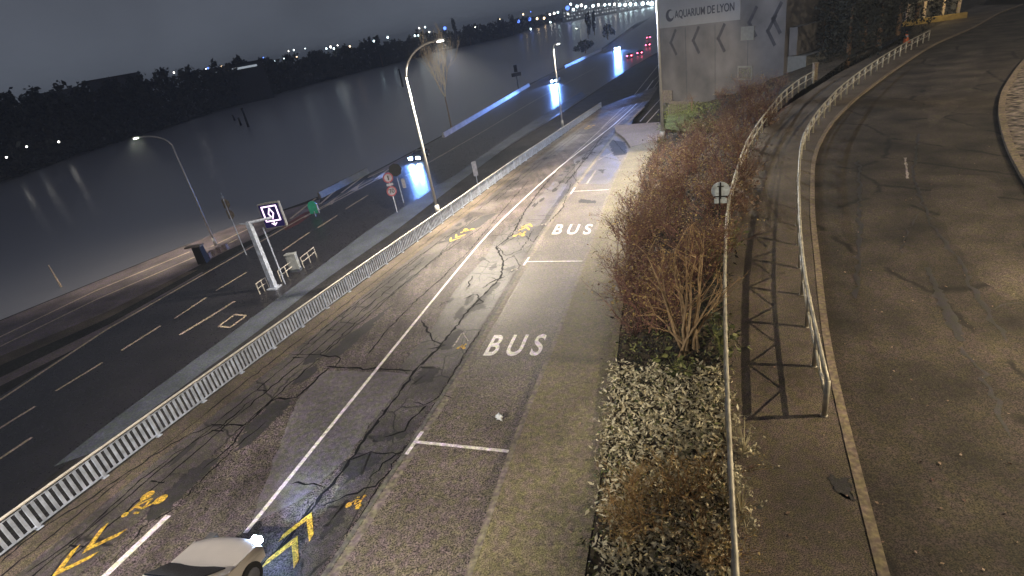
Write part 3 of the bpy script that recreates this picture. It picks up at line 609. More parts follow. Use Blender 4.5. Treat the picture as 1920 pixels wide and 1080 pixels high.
# ------------------------------------------------------------------ quay furniture
vb = L(515, 540); t_ = thing('message_sign', 'overhanging electronic sign lit with a white lozenge in a square', 'message sign', vb)
mb = MB(); mb.box(vb+Vector((0, 0, 3.0)), (0.42, 0.42, 6.0), rightd, ahead, None, 0.85); mb.box(vb+Vector((0, 0, 0.05)), (0.9, 0.9, 0.1), rightd, ahead); setp(mb.build('column', m_galv), t_)
toC = (CP-vb); toC.z = 0; toC.normalize(); fx = Vector((-toC.y, toC.x, 0))   # panel faces traffic coming towards it
pc = AT(510, 404, math.hypot(vb.x, vb.y)-0.5); fn = (-ahead*0.95+rightd*0.25).normalized(); px_ = fn.cross(Vector((0, 0, 1)))*-1
az_ = Vector((0, 0, 1)); tp_ = vb+Vector((0, 0, 5.9)); pcz = pc.z
mb = MB(); mb.tube([tp_, Vector((pc.x, pc.y, tp_.z))], 0.11, 8); mb.tube([tp_-Vector((0, 0, .1)), tp_+leftd*0.9-Vector((0, 0, .02))], 0.06, 8); setp(mb.build('arm', m_galv), t_)
mb = MB(); mb.box(pc-fn*0.15, (1.75, 0.35, 2.05), px_, fn, az_); setp(mb.build('cabinet', m_wallp), t_)
mb = MB(); mb.box(pc+fn*0.03, (1.6, 0.03, 1.9), px_, fn, az_); setp(mb.build('screen', M('screen_black', (0.004, 0.003, 0.012), 0.4, emit=(0.05, 0.02, 0.35), es=0.12)), t_)
m_led = emis('led_pink_white', (1.0, 0.72, 1.0), 2.2)
def bars(mb, pts, w, c, X, Y, N, close=True):
    n = len(pts)
    for i in range(n if close else n-1):
        a = Vector(pts[i]); b_ = Vector(pts[(i+1) % n]); m_ = (a+b_)/2; d = (b_-a); ln = d.length+w*0.7; d.normalize()
        mb.box(c+X*m_.x+Y*m_.y, (ln, 0.02, w), X*d.x+Y*d.y, N, (X*d.x+Y*d.y).cross(N))
mb = MB(); cc = pc+fn*0.06
bars(mb, [(-.58, -.42, 0), (.58, -.42, 0), (.58, .78, 0), (-.58, .78, 0)], 0.10, cc, px_, az_, fn)
bars(mb, [(0, -.25, 0), (.2, .18, 0), (0, .62, 0), (-.2, .18, 0)], 0.09, cc, px_, az_, fn)
bars(mb, [(-.2, -.62, 0), (0, -.8, 0), (.2, -.62, 0)], 0.07, cc, px_, az_, fn, False); bars(mb, [(0, -.5, 0), (0, -.78, 0)], 0.08, cc, px_, az_, fn, False)
setp(mb.build('lit_symbol', m_led), t_)
q = L(560, 522); t_ = thing('support_post', 'thin second post close behind the message sign column', 'post', vb+Vector((0.8, 0.5, 0))); mb = MB(); b2 = vb+Vector((0.8, 0.4, 0)); mb.tube([b2, b2+Vector((0, 0, 5.2))], 0.06, 8); setp(mb.build('tube', m_galv), t_)
ds = L(462, 478); t_ = thing('direction_signs', 'two arrow shaped sign boards seen from behind on a slim post', 'road sign', ds); mb = MB(); mb.tube([ds, ds+Vector((0, 0, 6.6))], 0.05, 8); setp(mb.build('post', m_galv), t_)
X_ = (rt*1.0); X_.z = 0; X_.normalize(); N_ = X_.cross(az_)
for hz in (5.5, 4.4):
    mb = MB(); c = ds+Vector((0, 0, hz)); mb.prism([c+X_*a-N_*0.08+az_*b_ for a, b_ in ((-.28, -.45), (.1, -.55), (.42, -.2), (.42, .15), (.05, .6), (-.28, .4))], N_*0.03); setp(mb.build('sign_board', m_kerb), t_)
cb = L(556, 508); t_ = thing('control_cabinet', 'grey roadside cabinet with dark scribbled sticker beside low rails', 'cabinet', cb)
mb = MB(); mb.box(cb+az_*0.12, (0.95, 0.5, 0.24), X_, N_); setp(mb.build('plinth', m_conc), t_)
mb = MB(); mb.box(cb+az_*0.95, (0.9, 0.45, 1.4), X_, N_); mb.box(cb+az_*1.68, (1.0, 0.55, 0.08), X_, N_); setp(mb.build('body', M('cabinet_grey', (0.36, 0.38, 0.38), 0.5)), t_)
mb = MB(); cf = cb+az_*1.0-N_*-0.0
for pl in ([(-.25, .35, 0), (.2, .42, 0), (.1, .05, 0), (-.2, .1, 0), (-.1, -.3, 0), (.25, -.25, 0)], [(0, .4, 0), (.05, -.35, 0)]): bars(mb, pl, 0.06, cf+(-Vector((vb.x, vb.y, 0))).normalized()*0+Vector((0, 0, 0))+toC*0.24, X_, az_, N_, False)
setp(mb.build('sticker', m_dark), t_)
def guard(a, c, label):
    a = L(*a); c = L(*c); t_ = thing('guard_rail', label, 'guard rail', a); ax = (c-a).normalized(); mb = MB()
    for h in (1.0, 0.55): mb.tube([a+az_*h, c+az_*h], 0.035, 6)
    setp(mb.build('rails', m_rail), t_)
    for f in (0, 0.5, 1): mb = MB(); p = a+(c-a)*f; mb.tube([p, p+az_*1.0], 0.04, 6); setp(mb.build('post', m_rail), t_)
guard((528, 528), (552, 510), 'low two-rail guard between the sign column and the grey cabinet')
guard((570, 502), (594, 482), 'low two-rail guard right of the grey cabinet')
guard((488, 552), (505, 540), 'short low guard left of the sign column')
gb = L(592, 405); t_ = thing('green_board', 'small rounded green board with a white edge standing by the quay road', 'board', gb); mb = MB()
mb.box(gb+az_*0.3, (0.08, 0.08, 0.6), X_, N_); setp(mb.build('post', m_galv), t_)
mb = MB(); c = gb+az_*1.0; mb.prism([c+X_*a+az_*b_-N_*0.1 for a, b_ in ((-.55, -.7), (.5, -.7), (.55, .3), (.35, .75), (.0, .85), (-.4, .7), (-.6, .3))], N_*0.06); setp(mb.build('panel', M('green_panel_glow', (0.03, 0.30, 0.19), 0.4, emit=(0.03, 0.4, 0.25), es=0.10)), t_)  # faint emission stands in for light reflected by the board
mb = MB(); mb.box(c+X_*0.56-az_*0.1, (0.09, 0.12, 1.2), X_, N_); setp(mb.build('edge_strip', m_white), t_)
sb = L(745, 398); t_ = thing('speed_sign', 'two round red-ringed signs on a post, the lower reading 70', 'road sign', sb); mb = MB(); mb.tube([sb, sb+az_*4.4], 0.055, 8); setp(mb.build('post', m_galv), t_)
fs = (-ahead*0.85+rightd*0.35).normalized(); fs = (CP-sb); fs.z = 0; fs = (fs.normalized()+rightd*0.1).normalized(); xs_ = az_.cross(fs)
m_rred = M('sign_red', (0.26, 0.05, 0.07), 0.5); m_swh = M('sign_white', (0.26, 0.26, 0.31), 0.5)
m_sblk = M('sign_black', (0.02, 0.02, 0.025), 0.5)
for hz, r, kind in ((3.95, .55, 'bar'), (2.45, .55, '70')):
    c = sb+az_*hz+fs*0.08; mb = MB(); mb.disc(c, fs, r, 0.03, 28); d_ = setp(mb.build('sign_disc', m_rred), t_)
    mb = MB(); mb.disc(c+fs*0.02, fs, r*0.74, 0.02, 28); w_ = mb.build('sign_face', m_swh, d_)
    if kind == '70': text_obj('70', 0.66, m_sblk, 'digits', xs_, az_, fs, c+fs*0.034, 0.004, 1.0, 0.015, t_)
    else:
        mb = MB(); mb.box(c+fs*0.04, (0.14, 0.012, 0.5), xs_, fs, az_); setp(mb.build('symbol', m_sblk), t_)
mb = MB(); mb.box(sb+az_*3.2+fs*0.07, (0.7, 0.03, 0.26), xs_, fs, az_); setp(mb.build('plate', m_swh), t_)
q = L(757, 380); t_ = thing('signal_back', 'black backed traffic board behind the round speed signs', 'road sign', q); mb = MB(); mb.tube([q, q+az_*3.0], 0.05, 6); setp(mb.build('post', m_galv), t_)
mb = MB(); mb.disc(q+az_*3.9, fs, 0.75, 0.1, 8); setp(mb.build('board', m_black), t_)
mb = MB(); mb.box(q+az_*2.2+xs_*0.55, (0.4, 0.1, 1.1), xs_, fs, az_); setp(mb.build('marker_plate', m_swh), t_)
q = L(897, 352); t_ = thing('white_board', 'small white rectangular sign on a short post beyond the railing', 'road sign', q); mb = MB(); mb.tube([q, q+az_*2.4], 0.045, 6); setp(mb.build('post', m_galv), t_)
mb = MB(); mb.box(q+az_*2.3+fs*0.06, (0.55, 0.04, 1.7), xs_, fs, az_); setp(mb.build('panel', m_swh), t_)
q = L(383, 492); t_ = thing('quay_kiosk', 'dark box with a pale flat top on the quay left of the lamp', 'box', q); mb = MB(); mb.box(q+az_*0.9, (0.9, 0.8, 1.8), X_, N_, None, 0.9); setp(mb.build('body', m_black), t_); mb = MB(); mb.box(q+az_*1.85-X_*0.3, (1.7, 0.7, 0.14), X_, N_); setp(mb.build('top', m_kerb), t_)
prev = None
for k, (x, y) in enumerate(((392, 484), (402, 478), (413, 473), (424, 468))):
    p = L(x, y); o = thing('quay_bollard', 'squat pale block in the short row beside the quay lamp base', 'bollard', p, 'blocks by the quay lamp'); mb = MB(); mb.box(p+az_*0.3, (0.55, 0.5, 0.6), X_, N_, None, 0.9); setp(mb.build('block', m_quay), o)
q = L(115, 538); t_ = thing('river_marker', 'slim pale marker pole standing at the river edge at left', 'marker pole', G(115, 538, WZ)); q = G(115, 538, WZ); mb = MB(); mb.tube([q, q+az_*2.9], [0.12, 0.07], 8); setp(mb.build('pole', m_oldline), t_)
for (x, y, h, lab) in ((466, 238, 7, 'dark mooring pile in the river below the left treeline, the tall one'), (452, 235, 3, 'dark stubby mooring pile in the river left of the tall one'), (756, 163, 8, 'dark mooring pile in the river left of the lit street lamp'), (440, 226, 2.5, 'smallest dark pile in the river left of the others')):
    q = G(x, y, WZ); mb = MB(); mb.tube([q-az_*0.5, q+az_*h*0.9], [0.5, 0.3], 8); mb.tube([q+az_*h*0.9, q+az_*h], [0.42, 0.42], 8); tag(mb.build('mooring_pile', m_black), lab, 'mooring pile')
q = L(972, 166); t_ = thing('river_notice', 'dark river notice of two crossed boards on the quay edge', 'sign', q); mb = MB(); mb.tube([q, q+az_*4], 0.14, 6); setp(mb.build('post', m_black), t_)
mb = MB(); mb.box(q+az_*5.1, (0.9, 0.2, 1.8), X_, N_); mb.box(q+az_*3.6, (2.6, 0.22, 0.9), X_, N_); setp(mb.build('board', m_black), t_)
# low concrete barriers caught by the headlights
for a, c, lab in (((832, 258), (992, 162), 'low white concrete barrier on the quay lit blue by headlights, nearer one'), ((1058, 128), (1128, 95), 'low white concrete barrier on the quay lit blue by headlights, farther one'), ((600, 372), (690, 325), 'low pale concrete barrier behind the lane arrows')):
    a, c = L(*a), L(*c); d = (c-a); ln = d.length; d.normalize(); w = Vector((-d.y, d.x, 0)); o = MB()
    o.prism([a-w*0.3, a+w*0.3, a+w*0.12+az_*0.85, a-w*0.12+az_*0.85], d*ln); tag(o.build('concrete_barrier', m_kerbd if 'arrows' in lab else m_bconc), lab, 'barrier')
q = U(937, 786); t_ = MB(); t_.sphere(q+az_*0.09, 0.11, 10, 0.7); t_.sphere(q+az_*0.15+Vector((.03, 0, 0)), 0.05, 8, 1); o = t_.build('litter_bag', M('white_plastic', (0.75, 0.78, 0.85), 0.35), None, True); tag(o, 'small crumpled white bag lying alone in the bus bay', 'litter')
for v in o.data.vertices: v.co += Vector(rng.normal(0, 0.03, 3))

# round sign seen from behind on the bank
q = bank_at(1352, 470); t_ = thing('round_sign', 'round grey sign seen from behind above the bushes', 'road sign', q); sc_ = AT(1351, 357, math.hypot(q.x, q.y)+0.15)
fc = (CP-sc_); fc.z = 0; fc.normalize(); xc = az_.cross(fc)
mb = MB(); mb.tube([q, Vector((q.x, q.y, sc_.z+0.2))], 0.03, 8); setp(mb.build('post', m_dark), t_)
m_sb = M('sign_back_grey', (0.50, 0.56, 0.60), 0.45, 0.0, 0.3, 6)
mb = MB(); mb.disc(sc_, fc, 0.36, 0.025, 28); setp(mb.build('sign_disc', m_sb), t_)
mb = MB(); mb.box(sc_+fc*0.03, (0.06, 0.02, 0.7), xc, fc, az_); mb.box(sc_+fc*0.03+az_*0.18, (0.25, 0.02, 0.04), xc, fc, az_); mb.box(sc_+fc*0.03-az_*0.25, (0.5, 0.02, 0.05), xc, fc, az_); setp(mb.build('bracket', m_dark), t_)
mb = MB(); mb.box(sc_-az_*0.45, (0.5, 0.025, 0.2), xc, fc, az_); setp(mb.build('plate', m_sb), t_)

# ------------------------------------------------------------------ vehicles
m_glass = M('car_glass', (0.01, 0.012, 0.018), 0.12, 0, 0, 1, spec=0.7); m_tyre = M('tyre', (0.012, 0.012, 0.012), 0.8); m_rim = M('rim', (0.3, 0.3, 0.32), 0.35, 0.8)
m_head = emis('headlight_on', (0.42, 0.62, 1.0), 150); m_tail = emis('tail_light_on', (1.0, 0.10, 0.20), 22); m_tailoff = M('tail_lens', (0.25, 0.01, 0.015), 0.3); m_headoff = M('head_lens', (0.12, 0.12, 0.13), 0.2)
def car(pos, fwd, paint, label, head=True, tail=False, power=0, side=None, hs=1.0, bc=(0.14, 0.32, 1.0)):
    t_ = thing('car', label, 'car', pos); f = Vector(fwd).normalized(); p = Vector(pos); u_ = az_.copy(); s = f.cross(u_).normalized(); u_ = s.cross(f)
    prof = [(2.10, .35), (2.12, .62), (1.95, .80), (1.0, .95), (0.35, 1.38), (-.95, 1.42), (-1.75, .98), (-2.1, .92), (-2.12, .38)]
    def wid(z): return 0.86 if z < .9 else 0.86-(z-.9)*0.42
    mb = MB(); n = len(prof); secs = []
    for q in (-1, -0.75, 0, 0.75, 1):
        secs.append([p+f*(x*{0: 1.0, .75: .975, 1: .90}[abs(q)])+u_*(z+(0.0 if abs(q) == 1 else 0.03*(1-q*q)))+s*q*wid(z) for x, z in prof])
    vs = [v for sec in secs for v in sec]; fs_ = [(i*n+k, i*n+(k+1) % n, (i+1)*n+(k+1) % n, (i+1)*n+k) for i in range(4) for k in range(n)]
    fs_ += [tuple(range(n)), tuple(4*n+k for k in range(n))[::-1]]; mb.add(vs, fs_); bo = setp(mb.build('body', paint, None, True), t_); sb_ = bo.modifiers.new('round', 'SUBSURF'); sb_.levels = 2; sb_.render_levels = 2
    def glass(x0, z0, x1, z1, w0, w1, nm, o_=0.035):
        a = MB(); d = Vector((x1-x0, z1-z0)); nn = Vector((-d.y, d.x)).normalized(); nn = nn if nn.y > 0 else -nn
        P = [p+f*x0+u_*z0-s*w0, p+f*x0+u_*z0+s*w0, p+f*x1+u_*z1+s*w1, p+f*x1+u_*z1-s*w1]; nv = f*nn.x+u_*nn.y
        a.prism([q+nv*(o_+0.005) for q in P], -nv*0.03); setp(a.build(nm, m_glass), t_)
    glass(.98, .99, .40, 1.36, .74, .66, 'windscreen'); glass(-1.72, 1.02, -1.0, 1.40, .72, .64, 'rear_window')
    for q in (-1, 1):
        a = MB(); P = [p+f*x+u_*z+s*q*(wid(z)+0.012) for x, z in ((.75, 1.0), (.28, 1.32), (-.9, 1.35), (-1.5, 1.02))]; a.prism(P, s*q*0.01); setp(a.build('side_window', m_glass), t_)
        for x in (1.35, -1.3):
            c = p+f*x+u_*0.32+s*q*0.80; a = MB(); a.disc(c, s, 0.32, 0.2, 20); w_ = setp(a.build('wheel', m_tyre), t_); a = MB(); a.disc(c+s*q*0.105, s, 0.2, 0.02, 12); a.build('rim', m_rim, w_)
        a = MB(); a.box(p+f*(2.08-max(0, 1-hs)*.35)+u_*0.66+s*q*0.62, (0.14+max(0, 1-hs)*.5, 0.42*hs, 0.28*hs), f, s, u_); setp(a.build('headlight', m_head if head and (side is None or side == q) else m_headoff), t_)  # hs enlarges the oncoming lenses in place of headlight bloom
        a = MB(); a.box(p-f*2.10+u_*0.78+s*q*0.66, (0.08, 0.34, 0.22), f, s, u_); setp(a.build('tail_light', m_tail if tail else m_tailoff), t_)
        a = MB(); a.box(p+f*0.55+u_*1.0+s*q*0.97, (0.14, 0.2, 0.14), f, s, u_); setp(a.build('wing_mirror', paint), t_)
        if power and head and (side is None or side == q):
            lp = p+f*2.32+u_*0.68+s*q*0.62; lamp('headlight_beam', lp, power, bc, 'SPOT', 0.06, lp+f*10-u_*(0.75 if power > 2000 else 0.35), 80, 0.8, t_)
    a = MB(); a.box(p+f*2.12+u_*0.42, (0.06, 1.2, 0.14), f, s, u_); setp(a.build('grille', m_tyre), t_)
    a = MB(); a.box(p-f*2.14+u_*0.55, (0.03, 0.52, 0.11), f, s, u_); setp(a.build('number_plate', m_swh), t_)
    return t_
m_p1 = M('car_paint_dark', (0.02, 0.022, 0.03), 0.3, 0.3); m_p2 = M('car_paint_white', (0.50, 0.46, 0.43), 0.35, 0.0, 0.03); m_p3 = M('car_paint_grey', (0.12, 0.12, 0.13), 0.35, 0.4)
def roaddir(px0, px1): d = L(*px1)-L(*px0); d.z = 0; return d.normalized()
c1 = L(779, 305); c1d = (CP-c1); c1d.z = 0
car(c1+ahead*2.1, -ahead+leftd*0.02, m_p1, 'dark oncoming car with blazing headlights beside the lit lamp post', power=9000, hs=1.3)
c2 = L(1037, 157); car(c2+Vector((1.2, 2.0, 0)), -roaddir((1037, 157), (1100, 118)), m_p1, 'oncoming car with blue white headlights behind the hooked lamp post', power=22000, hs=1.35)
c3 = L(1158, 93); car(c3, -roaddir((1120, 110), (1190, 70))+rightd*0.15, m_p3, 'farthest oncoming car, its headlights one big glare', power=60000, hs=1.5)
c4 = L(1182, 108); car(c4, roaddir((1160, 125), (1210, 85)), m_p3, 'car driving away with red tail lights left of the building edge', head=False, tail=True)
c5 = L(1198, 103); car(c5+rightd*0.5, roaddir((1160, 125), (1210, 85)), m_p1, 'second red-lit car driving away, to the right of the first', head=False, tail=True)
c6 = L(1217, 73); car(c6, roaddir((1190, 90), (1225, 60)), m_p3, 'farthest car driving away with high red tail lights', head=False, tail=True)
c7 = L(1216, 87); car(c7, roaddir((1190, 110), (1230, 75)), m_p1, 'red-lit car driving away close to the white corner pole, lower of the pair there', head=False, tail=True)
fc_ = U(470, 1012); fd = (U(700, 700)-U(460, 1000)).normalized(); fp = U(425, 1020)-fd*2.4+Vector((fd.y, -fd.x, 0))*0.80
car(fp, fd, m_p2, 'white car driving away, cut off by the bottom edge', head=True, power=620, side=1, hs=0.5, bc=(0.45, 0.68, 1.0))

# ------------------------------------------------------------------ aquarium building
A0 = U(1241, 200); hb = None
dL = AT(1241, 53, math.hypot(A0.x, A0.y)); zb = dL.z                    # bottom left corner of the banner
d = ray(1388, 37); tb = (zb-CAMZ)/d.z; Bq = CP+d*tb
wx = Vector((Bq.x-A0.x, Bq.y-A0.y, 0)); bw = wx.length; wx.normalize(); wn = Vector((wx.y, -wx.x, 0))
if wn.dot(CP-A0) < 0: wn = -wn
# width so that the right corner falls near pixel 1470
def projx(P): v = P-CP; return 960+FPX*v.dot(rt)/v.dot(fw), 540-FPX*v.dot(up)/v.dot(fw)
WW = 5.0
while projx(A0+wx*WW+az_*9)[0] < 1471 and WW < 60: WW += 0.1
print('WALL', A0, wx, bw, WW, zb)
bt = thing('aquarium_building', 'large plain grey facade carrying the aquarium banner', 'building', A0); HT = 24.0; zb0 = -8.0
o0 = Vector((A0.x, A0.y, 0))
def wb(x0, x1, z0, z1, th, name, mat, pr=0.0, parent=bt):
    m_ = MB(); c = o0+wx*(x0+x1)/2+az_*(z0+z1)/2+wn*(pr+th/2); m_.box(c, (x1-x0, th, z1-z0), wx, wn); o = m_.build(name, mat); setp(o, parent); return o
m_ = MB(); m_.box(o0+wx*WW/2-wn*10+az_*(zb0+HT/2), (WW, 20, HT), wx, wn); setp(m_.build('wall', m_wall), bt)
wb(-0.2, WW+0.2, zb0+HT, zb0+HT+0.5, 0.3, 'parapet', m_wallp, -0.05)
def wpt(px, py):               # where a sight line meets the facade
    dd = ray(px, py); t = (o0-CP).dot(wn)/dd.dot(wn); P = CP+dd*t; return (P-o0).dot(wx), P.z
b0 = wpt(1241, 53); b1 = wpt(1388, 37)
bn = wb(0.15, b1[0], b0[1], b0[1]+4.6, 0.08, 'banner', m_banner)
ta = wpt(1262, 30); tb_ = wpt(1378, 16)
lx, lz = wpt(1257, 29); ts = 1.35
tm = text_obj('AQUARIUM DE LYON', ts, m_ink, 'banner_lettering', wx, az_, wn, o0+wx*((ta[0]+tb_[0])/2+0.25)+az_*lz+wn*0.10, 0.01, 1.0, 0.02, bt)
xs = [(v.co-o0).dot(wx) for v in tm.data.vertices]; c0 = (max(xs)+min(xs))/2; k_ = (tb_[0]-ta[0]-0.4)/(max(xs)-min(xs))
for v in tm.data.vertices:
    e = (v.co-o0).dot(wx)-c0; v.co += wx*(e*k_-e)
m_ = MB(); m_.disc(o0+wx*lx+az_*lz+wn*0.10, wn, 0.8, 0.02, 28); lg = m_.build('banner_emblem', m_ink); setp(lg, bt)
m_ = MB(); m_.disc(o0+wx*(lx+0.3)+az_*(lz+0.12)+wn*0.125, wn, 0.52, 0.02, 24); setp(m_.build('emblem_cutout', m_banner), bt)
for k, (x, y) in enumerate(((1258, 80), (1300, 76), (1347, 72), (1440, 58), (1450, 35), (1405, 42))):    # dark chevrons painted on the facade
    a = wpt(x, y); m_ = MB(); s_ = 1.25
    for sg in (-1, 1):
        c = o0+wx*(a[0]+0.45)+az_*(a[1]+sg*0.75)+wn*0.012; dd = (wx*0.62+az_*sg*1.0).normalized(); m_.box(c, (1.8*s_, 0.02, 0.42), dd, wn, dd.cross(wn))
    setp(m_.build('painted_chevron', m_wallm), bt)
for (x0, y0, x1, y1, mt, pr) in ((1390, 48, 1415, 76, m_wallp, .03), (1384, 123, 1412, 150, m_wallp, .05), (1242, 169, 1261, 192, m_kerb, .05)):
    a = wpt(x0, y1); c = wpt(x1, y0); o = wb(a[0], c[0], a[1], c[1], 0.1, 'vent_panel', mt, pr)
    if x0 == 1384: wb(a[0]+.2, c[0]-.2, a[1]+.2, c[1]-.2, 0.03, 'panel_face', m_grass if False else m_kerbd, pr+0.1)
a = wpt(1388, 162); wb(a[0], a[0]+1.6, a[1]-0.1, a[1]+0.12, 0.5, 'ledge', m_wallm)
a = wpt(1358, 195); c = wpt(1368, 176); wb(a[0], c[0], a[1], c[1], 0.05, 'side_door', m_black, 0.01); wb(a[0]-1.2, c[0]+.3, c[1], c[1]+.12, 0.9, 'canopy', m_kerb)
a = wpt(1473, 106); c = wpt(1491, 52); an = MB(); an.box(o0+wx*(a[0]+c[0])/2-wn*3+az_*(a[1]+c[1])/2, (c[0]-a[0], 5, c[1]-a[1]), wx, wn); setp(an.build('side_annex', m_wall), bt)
an = MB(); an.box(o0+wx*(WW+1.2)-wn*3+az_*((a[1]+zb0)/2-.1), (2.4, 4.6, a[1]-zb0), wx, wn); setp(an.build('annex_base', m_wallp), bt)
for x_ in (5.2, 10.4, 15.6):
    if x_ < WW-1: wb(x_, x_+0.06, zb0, min(b0[1], 14)-.2, 0.012, 'panel_joint', m_wallm, 0.001)
a = wpt(1262, 200); c = wpt(1340, 180); wb(a[0], c[0], zb0, a[1]+0.9, 0.5, 'foot_wall', m_kerb, 0.3)
# pale lamp-lit fence in front of the facade foot
fa = U(1254, 222); fb_ = U(1288, 212); t_ = thing('picket_fence', 'short pale slatted fence at the foot of the facade', 'fence', fa); mb = MB(); ax = (fb_-fa).normalized()
for k in range(11): mb.box(fa+(fb_-fa)*k/10+az_*0.9, (0.12, 0.05, 1.8), ax)
mb.box((fa+fb_)/2+az_*1.5, ((fb_-fa).length, 0.06, 0.08), ax, Vector((-ax.y, ax.x, 0)), None); mb.box((fa+fb_)/2+az_*0.5, ((fb_-fa).length, 0.06, 0.08), ax, Vector((-ax.y, ax.x, 0)), None)
setp(mb.build('slats', m_kerb), t_)

# ------------------------------------------------------------------ plants
def twigs(seed, stems, length, levels, spread, r0, leaves=0, leafsize=0.05, split=3, upb=0.5):
    rd = random.Random(seed); segs = []; tips = []
    def grow(p, d, ln, r, lv):
        n = 3; q = p.copy(); pts = [q.copy()]
        for i in range(n):
            d = (d+Vector((rd.gauss(0, .16), rd.gauss(0, .16), rd.gauss(0, .1)+0.04))).normalized(); q = q+d*ln/n; pts.append(q.copy())
        segs.append((pts, r, r*0.6)); tips.append(q.copy())
        if lv > 0:
            for k in range(split):
                s_ = pts[rd.choice((1, 2, 3, 3))]; dd = (d+Vector((rd.gauss(0, spread), rd.gauss(0, spread), rd.gauss(0, spread)*0.6+upb*0.2))).normalized(); grow(s_, dd, ln*rd.uniform(.55, .8), r*0.55, lv-1)
    for k in range(stems):
        a = rd.uniform(0, 6.28); e = rd.uniform(0.15, 0.8); d = Vector((math.cos(a)*e, math.sin(a)*e, 1)).normalized(); grow(Vector((rd.gauss(0, .12), rd.gauss(0, .12), 0)), d, length*rd.uniform(.7, 1.1), r0, levels)
    return segs, tips
def twig_mesh(segs, n=3):
    mb = MB()
    for pts, ra, rb in segs: mb.tube(pts, list(np.linspace(ra, rb, len(pts))), n, False)
    return mb
def leaf_mb(pts, size, jit, n, seed, flat=0.5, asp=0.55, lo=.5, hi=1.4):
    r = np.random.default_rng(seed); P = np.array([tuple(p) for p in pts]); idx = r.integers(0, len(P), n); C = P[idx]+r.normal(0, 1, (n, 3))*np.array(jit)
    mb = MB(); A_ = r.normal(0, 1, (n, 3)); A_ /= np.linalg.norm(A_, axis=1)[:, None]; Bv = r.normal(0, 1, (n, 3)); Bv[:, 2] *= flat; A_[:, 2] *= flat; Bv -= A_*(A_*Bv).sum(1)[:, None]; Bv /= np.maximum(np.linalg.norm(Bv, axis=1), 1e-6)[:, None]
    s = size*(lo+(hi-lo)*r.uniform(0, 1, n)**2)[:, None]; v = np.stack([C-A_*s, C+Bv*s*asp, C+A_*s, C-Bv*s*asp], 1).reshape(-1, 3)
    mb.v = [tuple(x) for x in v]; mb.f = [(4*i, 4*i+1, 4*i+2, 4*i+3) for i in range(n)]; mb.m = [0]*n; return mb
protos = []
for k in range(4):
    sg, tips = twigs(20+k, 11, 0.75, 3, 0.6, 0.016, split=3)
    protos.append((twig_mesh(sg), leaf_mb(tips, 0.035, (.05, .05, .05), 500, k)))
meshes = []
for k, (a, c) in enumerate(protos):
    o = a.build('twigs', m_twig); l = c.build('leaves', m_budleaf); meshes.append((o.data, l.data)); bpy.data.objects.remove(o); bpy.data.objects.remove(l)
def bush(P, s, k, label, mt=None, lf=None, group=None):
    t_ = thing('bush', label, 'bush', P, group)
    for nm, me in zip(('twigs', 'leaves'), meshes[k % 4]):
        if mt and nm == 'twigs': me = me.copy(); me.materials[0] = mt
        if lf and nm == 'leaves': me = me.copy(); me.materials[0] = lf
        o = link(bpy.data.objects.new(nm, me)); o.parent = t_
    t_.scale = s if hasattr(s, '__len__') else (s, s, s); t_.rotation_euler = (0, 0, k*1.7+P[0]); return t_
rows = [(1240, 600), (1225, 520), (1300, 500), (1210, 450), (1270, 430), (1330, 470), (1230, 385), (1290, 370), (1345, 400), (1250, 330), (1310, 310), (1365, 330), (1270, 285), (1330, 260), (1385, 270), (1300, 250), (1350, 225), (1400, 215), (1440, 190), (1400, 180), (1450, 165)]
bl = 'bare reddish brown bush in the thicket on the bank between pavement and footpath'
rows += [(x+random.randint(-28, 28), y+random.randint(-22, 22)) for x, y in rows]+[(x+random.randint(-45, 20), y+random.randint(-25, 30)) for x, y in rows]+[(1185, 470), (1180, 520), (1195, 560), (1240, 560), (1190, 430), (1205, 380), (1215, 340)]
for k, (x, y) in enumerate(rows): bush(bank_at(x, y+18)-az_*0.1, random.uniform(1.3, 1.8), k, bl, group='bare bushes of the bank thicket')
for k, (x, y) in enumerate([(1205, 560), (1190, 480), (1205, 420), (1215, 350), (1232, 300), (1195, 620)]):
    bush(bank_at(x, y+8)-az_*0.05, random.uniform(.6, .8), k+1, 'low leafy yellow brown bush along the pavement edge of the thicket', None, m_ivy, 'low bushes at the pavement edge')
# the multi-stem shrub
bp = bank_at(1290, 668); t_ = thing('multi_stem_shrub', 'many stemmed shrub with bare light brown branches fanning out', 'shrub', bp); rd = random.Random(3); mb = MB(); fine = []
for tx, ty in ((1215, 470), (1235, 520), (1262, 430), (1290, 440), (1310, 450), (1320, 470), (1345, 545), (1230, 590), (1352, 560), (1270, 520), (1300, 400)):
    T = AT(tx, ty, math.hypot(bp.x, bp.y)+rd.uniform(0.0, 1.0)); T.z = min(T.z, bp.z+3.2); b_ = bp+Vector((rd.gauss(0, .16), rd.gauss(0, .16), -0.05)); pts = [b_]
    for f in (0.25, 0.5, 0.75, 1): pts.append(b_+(T-b_)*f+Vector((rd.gauss(0, .05), rd.gauss(0, .05), 0.1*math.sin(f*3.1))))
    mb.tube(pts, [0.055, 0.045, 0.034, 0.024, 0.01], 6)
    for i in (2, 3, 4):
        for _ in range(2):
            dd = ((pts[i]-pts[i-1]).normalized()+Vector((rd.gauss(0, .5), rd.gauss(0, .5), rd.gauss(0, .2)))).normalized(); q2 = pts[i]+dd*rd.uniform(.5, 1.0); mb.tube([pts[i], (pts[i]+q2)/2+Vector((0, 0, .03)), q2], [0.018, 0.012, 0.005], 5)
            for _ in range(2): e = q2+Vector((rd.gauss(0, .25), rd.gauss(0, .25), rd.uniform(0.1, .4))); fine.append(([q2-dd*0.2, (q2+e)/2, e], 0.006, 0.003))
setp(mb.build('branches', m_barkp, None, True), t_); setp(twig_mesh(fine).build('twigs', m_twigo), t_)
